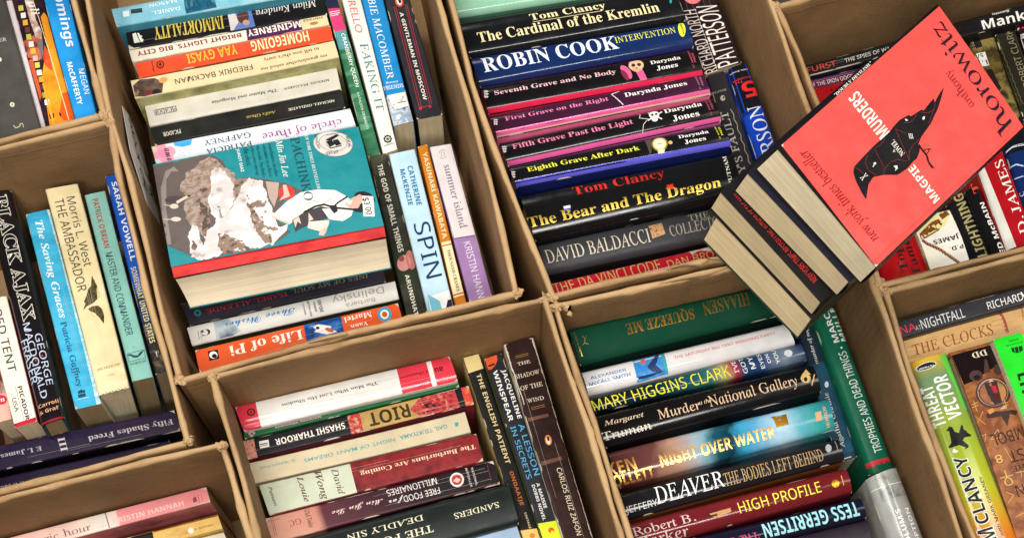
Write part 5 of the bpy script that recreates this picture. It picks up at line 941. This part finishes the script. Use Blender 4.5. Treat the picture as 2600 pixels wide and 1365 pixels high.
def cover_book(label, group, corners, zs, back, col, spine_edge, page, decals, texts, tile, spine_col=None, ins=(.0015, .0015, .0015), bend=0.0, wear=1, over=0):
    """spine_edge: index i of the edge (corner i -> i+1) where the spine runs"""
    A, Bk, org, root, fc = leaf_book(label, group, corners, zs, back, None, None, None, None)
    n = fc.n
    V = []; Fc = []; fm = []; mats = [M(col), M(spine_col or col)]
    # front board as a fine grid so it can bend a little
    N = 12
    def P(u, v, w=0):
        a, b, c, d = A
        base = d*((1-u)*(1-v))+c*(u*(1-v))+b*(u*v)+a*((1-u)*v)
        return base + n*(bend*(1-(2*v-1)**2)*.5 + bend*math.sin(u*3.1)*.6 - w)
    fc.P = P
    def P2(u, v): 
        a, b, c, d = Bk
        return d*((1-u)*(1-v))+c*(u*(1-v))+b*(u*v)+a*((1-u)*v)
    idx = {}
    for lay in (0, .0006):
        for i in range(N+1):
            for j in range(N+1): V.append(P(i/N, j/N, lay))
    S = (N+1)*(N+1); g = lambda i, j, l=0: l*S+i*(N+1)+j
    for i in range(N):
        for j in range(N):
            Fc.append([g(i, j), g(i+1, j), g(i+1, j+1), g(i, j+1)]); Fc.append([g(i, j+1, 1), g(i+1, j+1, 1), g(i+1, j, 1), g(i, j, 1)]); fm += [0, 0]
    for i in range(N):
        for (p, q) in (((i, 0), (i+1, 0)), ((i+1, N), (i, N)), ((N, i), (N, i+1)), ((0, i+1), (0, i))):
            Fc.append([g(*q), g(*p), g(p[0], p[1], 1), g(q[0], q[1], 1)]); fm.append(0)
    # back board and spine
    b0 = len(V); V += list(Bk)+[p-n*.0006 for p in Bk]
    Fc += [[b0+3, b0+2, b0+1, b0], [b0+4, b0+5, b0+6, b0+7], [b0, b0+1, b0+5, b0+4], [b0+1, b0+2, b0+6, b0+5], [b0+2, b0+3, b0+7, b0+6], [b0+3, b0, b0+4, b0+7]]; fm += [1]*6
    e0, e1 = spine_edge, (spine_edge+1) % 4
    ctr = sum(A, Vector())/4
    m = ((A[e0]+A[e1])/2-ctr); m = (m - n*m.dot(n)).normalized()
    s0 = len(V); rings = 7
    for k in range(rings):
        f = k/(rings-1); o2 = m*(.0022*math.sin(math.pi*f))
        for q, r in ((A[e0], Bk[e0]), (A[e1], Bk[e1])): V += [q.lerp(r, f)+o2+n*0]
    for k in range(rings-1): Fc.append([s0+2*k, s0+2*k+1, s0+2*k+3, s0+2*k+2]); fm.append(1)
    lift = .00016
    for k, dcl in enumerate(decals):
        ty, dc, pts = dcl[0], dcl[1], dcl[2]; tl = dcl[3] if len(dcl) > 3 else tile
        if ty == 'e': pts = ell(tl, *pts)
        L_ = [pts]
        if ty == 'l':
            wd = dcl[4] if len(dcl) > 4 else 3; L_ = []
            for i in range(len(pts)-1):
                p, q = Vector(pts[i]), Vector(pts[i+1]); kk = (q-p); kk = Vector((-kk.y, kk.x)).normalized()*wd/2
                L_.append((p+kk, q+kk, q-kk, p-kk))
        for pp in L_:
            me = poly_mesh([(min(max(x[0], 0), 1), min(max(x[1], 0), 1)) for x in (fc.uv(tl, z) for z in pp)])
            bm = bmesh.new(); bm.from_mesh(me)
            for ax in range(2):
                for q in range(1, N):
                    bmesh.ops.bisect_plane(bm, geom=bm.verts[:]+bm.edges[:]+bm.faces[:], dist=1e-7, plane_co=(q/N if ax == 0 else 0, q/N if ax else 0, 0), plane_no=(1-ax, ax, 0))
            bm.verts.index_update(); lift += .000006
            bb = len(V); V += [P(v.co.x, v.co.y)+n*lift for v in bm.verts]
            mm = M(dc)
            if mm not in mats: mats.append(mm)
            for f in bm.faces:
                ids = [v.index+bb for v in f.verts]; nn = Vector()
                for i in range(len(ids)): nn += V[ids[i]].cross(V[ids[(i+1) % len(ids)]])
                Fc.append(ids if nn.dot(n) > 0 else ids[::-1]); fm.append(mats.index(mm))
            bm.free(); bpy.data.meshes.remove(me)
    cover = link('cover', V, Fc, mats, fm, root, smooth=40, origin=org)
    # pages
    G = 10; V = []; UV = []; Fc = []
    rnd = random.Random(len(label))
    i0, i1, i2 = ins
    def edge_in(u): return i0/fc.L + u*(1-(i0+i1)/fc.L)
    def edge_iv(v): return i2/fc.T + v*(1-2*i2/fc.T)
    cs = [(edge_in(0), edge_iv(1)), (edge_in(1), edge_iv(1)), (edge_in(1), edge_iv(0)), (edge_in(0), edge_iv(0))]
    ringn = 4*G
    f0 = .09 if over else .02
    for k in range(9):
        f = f0+(.98-f0)*k/8
        for s in range(4):
            p, q = cs[s], cs[(s+1) % 4]
            for j in range(G):
                t = j/G; u = p[0]+(q[0]-p[0])*t; v = p[1]+(q[1]-p[1])*t
                X = P(u+over*max(0, u-.5)*2*(1-f), v, .0007).lerp(P2(u, v)+n*.0004, f)
                V.append(X); UV.append((f*42, (s*G+j)*9.0))
    for k in range(8):
        for j in range(ringn):
            a_, b_ = k*ringn+j, k*ringn+(j+1) % ringn
            Fc.append([a_, b_, b_+ringn, a_+ringn])
    Fc.append(list(range(8*ringn, 9*ringn)))
    link('page_block', V, Fc, [page_mat(page)], None, root, UV, smooth=50, origin=org)
    fc.grid = N
    # lettering on the bent cover
    for tx in texts:
        s, font, colr, x0, y0, x1, y1 = tx[:7]; opt = tx[7] if len(tx) > 7 else {}
        tl = opt.get('t', tile); rot = opt.get('rot', 0)
        p, q = fc.uv(tl, (x0, y0)), fc.uv(tl, (x1, y1)); rect = (min(p[0], q[0]), min(p[1], q[1]), max(p[0], q[0]), max(p[1], q[1]))
        me = text_mesh(s, font, opt.get('off', 0), opt.get('sp', 1), (rect[3]-rect[1])*fc.T if rot in (0, 180) else (rect[2]-rect[0])*fc.L)
        rect = fit_rect(me, fc, rect, rot)
        vv, ff, _ = map_flat(me, fc, rect, rot, .0006); bpy.data.meshes.remove(me)
        link('lettering', vv, ff, [M(colr)], None, cover, origin=org)
    return fc, root, cover, n, org
def sp(t, *ps): return [px(t, p) for p in ps]
# the mountain cover paperback tipped up on the row of the label box (orient D: text runs down the picture)
cn = sp('X', (1705, 5), (1915, 815), (175, 1150), (25, 315))       # a=TR b=BR c=BL d=TL
bk = sp('D', (1240, 120), (1380, 735), (390, 932), (250, 300))
fcP, rP, cvP, nP, oP = cover_book('teal paperback with a snowy mountain, a white-robed figure and a price sticker', g4, cn, (-.082, -.012, -.012, -.082),
    [(bk[0], -.118), (bk[1], -.048), (bk[2], -.048), (bk[3], -.118)], '#17868f', 3, '#e6dabc',
    [('p', '#5f5552', jag([(25, 330), (200, 300), (420, 245), (520, 250), (600, 300), (640, 380), (700, 410), (710, 455), (820, 440), (1100, 490), (1250, 555), (1150, 600), (1000, 760), (1100, 830), (1150, 880), (1030, 965), (880, 1005), (420, 1102), (130, 980), (60, 560)], 5)),
     ('p', '#8a807a', [(95, 520), (130, 380), (200, 340), (240, 385), (180, 380), (140, 450), (140, 700), (180, 980), (150, 985), (110, 780)]),
     ('p', 'k:#5a4a42,#8f7a6c,#a8968a,#8f7a6c,#ddd6d0|120|1', jag([(245, 540), (300, 410), (380, 340), (480, 260), (560, 300), (640, 380), (700, 410), (705, 455), (800, 450), (800, 520), (700, 700), (640, 760), (500, 640), (440, 920), (330, 830), (280, 700), (310, 600)], 11)),
     ('p', 'k:#b4a8a4,#d2cac8,#e4deda,#e6e0dc,#d2c8cc|55|1', jag([(500, 380), (580, 350), (640, 430), (690, 520), (700, 620), (640, 760), (760, 520), (810, 445), (920, 475), (950, 560), (980, 660), (1040, 800), (1080, 880), (1020, 975), (860, 1010), (700, 980), (560, 1060), (400, 1102), (340, 1070), (320, 930), (350, 800), (390, 850), (440, 990), (470, 880), (520, 860), (540, 790), (480, 660), (500, 520)], 11)),
     ('p', 'k:#8a7468,#e8e2de,#d4c8c6,#e8e2de|60|1', jag([(800, 600), (900, 540), (960, 640), (1030, 760), (1060, 900), (990, 970), (860, 800)], 11)),
     ('p', 'k:#54443c,#8c7464,#e0d8d2,#9a8474|150|1', jag([(560, 870), (640, 900), (760, 960), (780, 1020), (600, 1065), (570, 1000)], 11)),
     ('p', 'k:#54443c,#8c7464,#d8d0ca,#9a8474|150|1', jag([(800, 640), (850, 700), (960, 850), (1010, 950), (960, 990), (860, 860)], 11)), ('p', 'n:#5a4a42,#8a7468|110|1', jag([(365, 940), (395, 985), (375, 1030), (340, 1000)], 11)),
     ('p', 'k:#54443c,#8c7464,#a68c7c|150|1', jag([(410, 640), (470, 700), (500, 800), (470, 930), (430, 900), (420, 780)], 11)),
     ('p', '#b8a094', [(950, 480), (1060, 490), (1050, 600), (1020, 690), (980, 620)]),
     ('e', '#d83a30', (1122, 575, 66, 58)), ('p', '#d8b8ac', [(1090, 510), (1120, 510), (1150, 600), (1060, 640), (1100, 590)]),
     ('p', '#4a3f42', [(130, 620), (160, 595), (270, 595), (275, 625), (200, 655), (135, 645)]), ('p', '#d8c4b8', [(220, 640), (310, 590), (330, 600), (290, 625), (230, 660)]), ('e', '#2a2426', (324, 596, 14, 8)), ('e', '#d8c4b8', (205, 680, 35, 20)), ('e', '#d8c4b8', (220, 785, 40, 18)), ('l', '#c8b4aa', [(120, 665), (240, 690)], 'X', 7), ('l', '#c8b4aa', [(120, 785), (260, 790)], 'X', 7),
     ('p', '#e9e3d9', [(990, 765), (1130, 640), (1240, 570), (1380, 545), (1520, 550), (1600, 590), (1640, 620), (1580, 690), (1480, 690), (1400, 680), (1280, 720), (1140, 825)]),
     ('p', '#d8bfae', [(990, 765), (1005, 755), (1150, 808), (1140, 826)]), ('p', '#e9e3d9', [(1060, 850), (1130, 820), (1120, 870), (1060, 920), (1040, 900)]),
     ('p', '#3f383e', [(1165, 790), (1260, 730), (1400, 680), (1480, 700), (1450, 770), (1330, 810), (1220, 860), (1190, 880)]), ('p', '#d8bfae', [(1220, 760), (1240, 820), (1210, 800), (1190, 850), (1175, 790)]), ('p', '#d8bfae', [(1300, 730), (1340, 780), (1300, 800)]),
     ('p', '#e9e3d9', [(1410, 700), (1500, 690), (1640, 640), (1670, 690), (1650, 750), (1580, 790), (1470, 780), (1440, 740)]), ('l', '#b8aaa0', [(1455, 775), (1560, 760), (1600, 770)], 'X', 3),
     ('p', '#d8b8a8', [(1330, 830), (1470, 800), (1440, 880), (1420, 905), (1380, 900), (1390, 870), (1290, 850)]), ('p', '#e0d4c8', [(1300, 800), (1470, 785), (1460, 830), (1380, 870), (1290, 845)]),
     ('e', '#1c1a1e', (1760, 610, 86, 52, 12)), ('p', '#d8a898', [(1640, 620), (1720, 580), (1760, 600), (1750, 650), (1700, 690), (1640, 690), (1600, 660)]), ('p', '#1c1a1e', [(1720, 660), (1750, 640), (1760, 690), (1735, 720), (1680, 715), (1670, 690), (1710, 690)]),
     ('p', '#f0e8e0', [(1620, 640), (1665, 625), (1650, 655), (1625, 665)]),
     ('l', '#1c1a1e', [(1260, 730), (1360, 680), (1430, 665), (1480, 680), (1530, 690), (1670, 700), (1720, 700)], 'X', 15), ('l', '#1c1a1e', [(1500, 690), (1540, 650), (1620, 600)], 'X', 13), ('p', '#1c1a1e', [(1470, 670), (1530, 670), (1540, 715), (1510, 735), (1480, 700)]),
     ('l', '#8a8078', [(1500, 560), (1490, 620), (1420, 660)], 'X', 2.5), ('l', '#8a8078', [(1280, 670), (1330, 640), (1400, 640)], 'X', 2.5),
     ('e', '#8f8a86', (1500, 160, 166, 113, 8)), ('e', '#d2cec8', (1500, 160, 160, 107, 8)), ('e', '#55504e', (1500, 150, 118, 76, 8)), ('e', '#cfcac4', (1500, 150, 114, 73, 8)),
     ('p', '#1c1a1c', [(1435, 125), (1530, 75), (1552, 85), (1490, 130), (1460, 135)]), ('p', '#1c1a1c', [(1440, 140), (1490, 130), (1520, 165), (1475, 190)]), ('p', '#1c1a1c', [(1495, 130), (1540, 120), (1570, 165), (1525, 180)]), ('p', '#1c1a1c', [(1430, 150), (1480, 195), (1570, 172), (1572, 180), (1480, 205)]),
     ('p', '#ece9e4', [(1740, 592), (1832, 594), (1842, 750), (1750, 752)])],
    [('PACHINKO', 'S', '#20454c', 1146, 110, 1345, 628), ('Min Jin Lee', 'I', '#e8ecea', 1032, 130, 1145, 442), ('NEW YORK TIMES BESTSELLER', 'BI', '#d8e4e4', 1258, 60, 1400, 540),
     ('JUNOT DIAZ', 'GB', '#e4ecec', 700, 200, 775, 398), ('contribution on what', 'I', '#0f5a64', 980, 150, 1045, 440), ('adventure to achieve', 'I', '#0f5a64', 935, 160, 995, 442), ('the world. Pachinko', 'I', '#0f5a64', 880, 170, 942, 445), ('takes a place among', 'I', '#0f5a64', 828, 175, 888, 425), ('the elect.', 'I', '#0f5a64', 775, 185, 825, 345),
     ('a novel', 'I', '#5a4a44', 560, 685, 605, 775), ('$3.00', 'M', '#3a3a3e', 1755, 608, 1806, 735), ('NATIONAL', 'SB', '#3a3638', 1440, 88, 1602, 50, R(rot=90)), ('AWARD', 'SB', '#3a3638', 1445, 262, 1545, 215, R(rot=270)), ('BOOK', 'SB', '#3a3638', 1608, 95, 1650, 190), ('FINALIST', 'SB', '#3a3638', 1345, 80, 1395, 205)],
    'X', spine_col='#17868f', ins=(.002, -.0003, .001), bend=.002, over=.088)
# the red first leaf that sticks out under its short cover
a_, b_, c_, d_ = fcP.P3
red = [fcP.P(.985, 1, .0011), fcP.P(1.090, .996, .0008), fcP.P(1.092, .004, .0008), fcP.P(.985, 0, .0011)]
link('red_flap', red+[p-nP*.0006 for p in red], [[0, 1, 2, 3], [7, 6, 5, 4], [0, 4, 5, 1], [1, 5, 6, 2], [2, 6, 7, 3], [3, 7, 4, 0]], [M('n:#c8262c,#d63430,#b01c24|18|1|s')], None, rP, origin=oP)
# the stack of four paperbacks lying askew across the boxes
gs = 'paperbacks stacked askew across two boxes'
DIR = (417, -367)
def stack_book(i, label, a, b, wa, wb, z, dz, page, col, decals, texts, tile, clip=1.0, spine_col='#1c1a1e', cd=None, sh=0):
    # a,b = head corners (image bottom, image left); wa,wb = image shift of the back cover
    tl = (a, b, (b[0]+DIR[0]*clip, b[1]+DIR[1]*clip), (a[0]+DIR[0]*clip*.92, a[1]+DIR[1]*clip*.98)) if cd is None else (a, b, cd[0], cd[1])
    zs = (z, z, z-.022, z-.022)
    back = [((tl[0][0]+wa[0], tl[0][1]+wa[1]), z-dz), ((tl[1][0]+wb[0], tl[1][1]+wb[1]), z-dz), ((tl[2][0]+wb[0], tl[2][1]+wb[1]), z-.022-dz), ((tl[3][0]+wa[0], tl[3][1]+wa[1]), z-.022-dz)]
    return cover_book(label, gs, tl, zs, back, col, 3, page, decals, texts, tile, spine_col=spine_col, ins=(.001, .001, .001), bend=.0015)
Kp = lambda x, y: px('K', (x, y)); Jp = lambda x, y: px('J', (x, y))
stack_book(4, 'lowest paperback of the askew stack, a sliver of red cover above its tan pages', Kp(722, 1150), Kp(172, 562), (-36, 49), (-33, 60), .047, .040, '#ecd6a8', '#2a221e', [('p', '#b01c26', [(176, 558), (200, 545), (420, 790), (395, 790)])], [], 'K', clip=.9, spine_col='#2c3a2c')
stack_book(3, 'paperback of the askew stack with red lettering on its black cover strip', Kp(775, 1055), Kp(198, 420), (-24, 33), (-26, 43), .083, .034, '#ecd6a8', '#1a181b',
     [], [('NEW YORK TIMES BESTSELLING AUTHOR OF TAG MAN', 'N', '#c8342c', 757, 925, 272, 442)], 'K', clip=.92)
stack_book(2, 'paperback of the askew stack with a plain navy-black cover strip, second from the top', Kp(938, 938), Kp(352, 312), (-32, 36), (-33, 47), .119, .034, '#ecd8ac', '#1b1b28', [], [], 'K', clip=.94)
cd = (Jp(1236, 20), (2598, 322))
stack_book(1, 'red paperback with a black bird and white block title, topmost of the askew stack', Jp(938, 1312), Jp(450, 729), (-42, 41), (-56, 53), .156, .035, '#e6d6b2', '#141216',
    [('p', '#e6504a:c', [(935, 1308), (470, 714), (1275, 6), (1340, 110), (1420, 270), (1530, 430), (1659, 622)]),
     ('l', '#cf3c3c:c', [(905, 1300), (1622, 640)], 'J', 3), ('p', '#f0c8c0:m', [(935, 1308), (925, 1296), (944, 1299)]), ('p', '#f0c8c0:m', [(470, 714), (478, 722), (480, 707)]), ('p', '#f0c8c0:m', [(1275, 6), (1266, 14), (1283, 20)]),
     ('p', '#1c1a1c', chaikin([(685, 385), (665, 455), (650, 500), (612, 580), (590, 610), (562, 650), (546, 690), (556, 715), (540, 760), (520, 775), (490, 812), (440, 845), (370, 845), (315, 855), (292, 890), (280, 970), (255, 930), (225, 870), (212, 830), (216, 800), (260, 752), (310, 700), (360, 655), (395, 625), (420, 592), (450, 560), (500, 533), (505, 545), (545, 518), (568, 505), (572, 515), (600, 480), (630, 445), (632, 470), (660, 420)]), 'Y'),
     ('l', '#1c1a1c', [(548, 690), (570, 720), (590, 745), (600, 780), (620, 808)], 'Y', 11), ('l', '#1c1a1c', [(570, 722), (590, 712), (612, 712)], 'Y', 6), ('l', '#1c1a1c', [(585, 740), (600, 725), (600, 712)], 'Y', 5), ('l', '#1c1a1c', [(600, 780), (625, 806), (630, 812)], 'Y', 6),
     ('l', '#a83a3c', [(320, 710), (372, 812), (368, 845)], 'Y', 1.2), ('l', '#a83a3c', [(425, 605), (500, 770)], 'Y', 1.2)] +
    [('l', '#a03a3c', [q[k], q[k+1]], 'Y', 1.3) for q in ([(285, 742), (272, 780), (290, 820), (330, 845)], [(372, 815), (400, 780), (440, 765), (490, 775)], [(500, 770), (498, 730), (520, 690), (552, 660)], [(430, 610), (455, 620), (480, 632)], [(470, 575), (500, 578), (520, 560), (540, 528)], [(560, 522), (600, 525), (630, 505)], [(640, 455), (630, 500), (600, 580)], [(222, 805), (240, 815), (268, 840)], [(322, 705), (350, 690), (375, 660)]) for k in range(0, len(q)-1)] +
    [('p', '#e4ded2', [(418, 800), (436, 796), (440, 812), (426, 826), (430, 812)], 'Y'), ('e', '#e4ded2', (574, 552, 6, 9, 20), 'Y'), ('e', '#e4ded2', (484, 562, 8, 4, 30), 'Y'), ('l', '#e4ded2', [(324, 782), (312, 804)], 'Y', 4), ('e', '#e4ded2', (322, 786, 7, 6), 'Y')] +
    [('l', '#e4ded2', [(496+i*8, 632), (503+i*8, 660)], 'Y', 3) for i in range(3)],
    [('horowitz', 'S', '#2a1824', 1612, 615, 1180, 172, R(t='J')), ('anthony', 'S', '#7a242c', 1425, 515, 1258, 388, R(t='J')),
     ('MAGPIE', 'GB', '#ece4d4', 658, 963, 492, 818, R(t='Y')), ('MURDERS', 'GB', '#ece4d4', 398, 622, 178, 448, R(t='Y')),
     ('new york times bestseller', 'I', '#6a181e', 958, 1160, 546, 772, R(t='J')), ('NOVEL', 'SB', '#d8d2c8', 476, 735, 400, 680, R(t='Y')), ('A', 'SB', '#d8d2c8', 430, 727, 409, 722, R(t='Y')), ('X', 'S', '#e4ded2', 288, 850, 246, 858, R(t='Y')),
     ('"DOUBLY DEVILISH."', 'SB', '#dcd6cc', 622, 445, 968, 88, R(t='U', rot=270))], 'J', cd=cd)
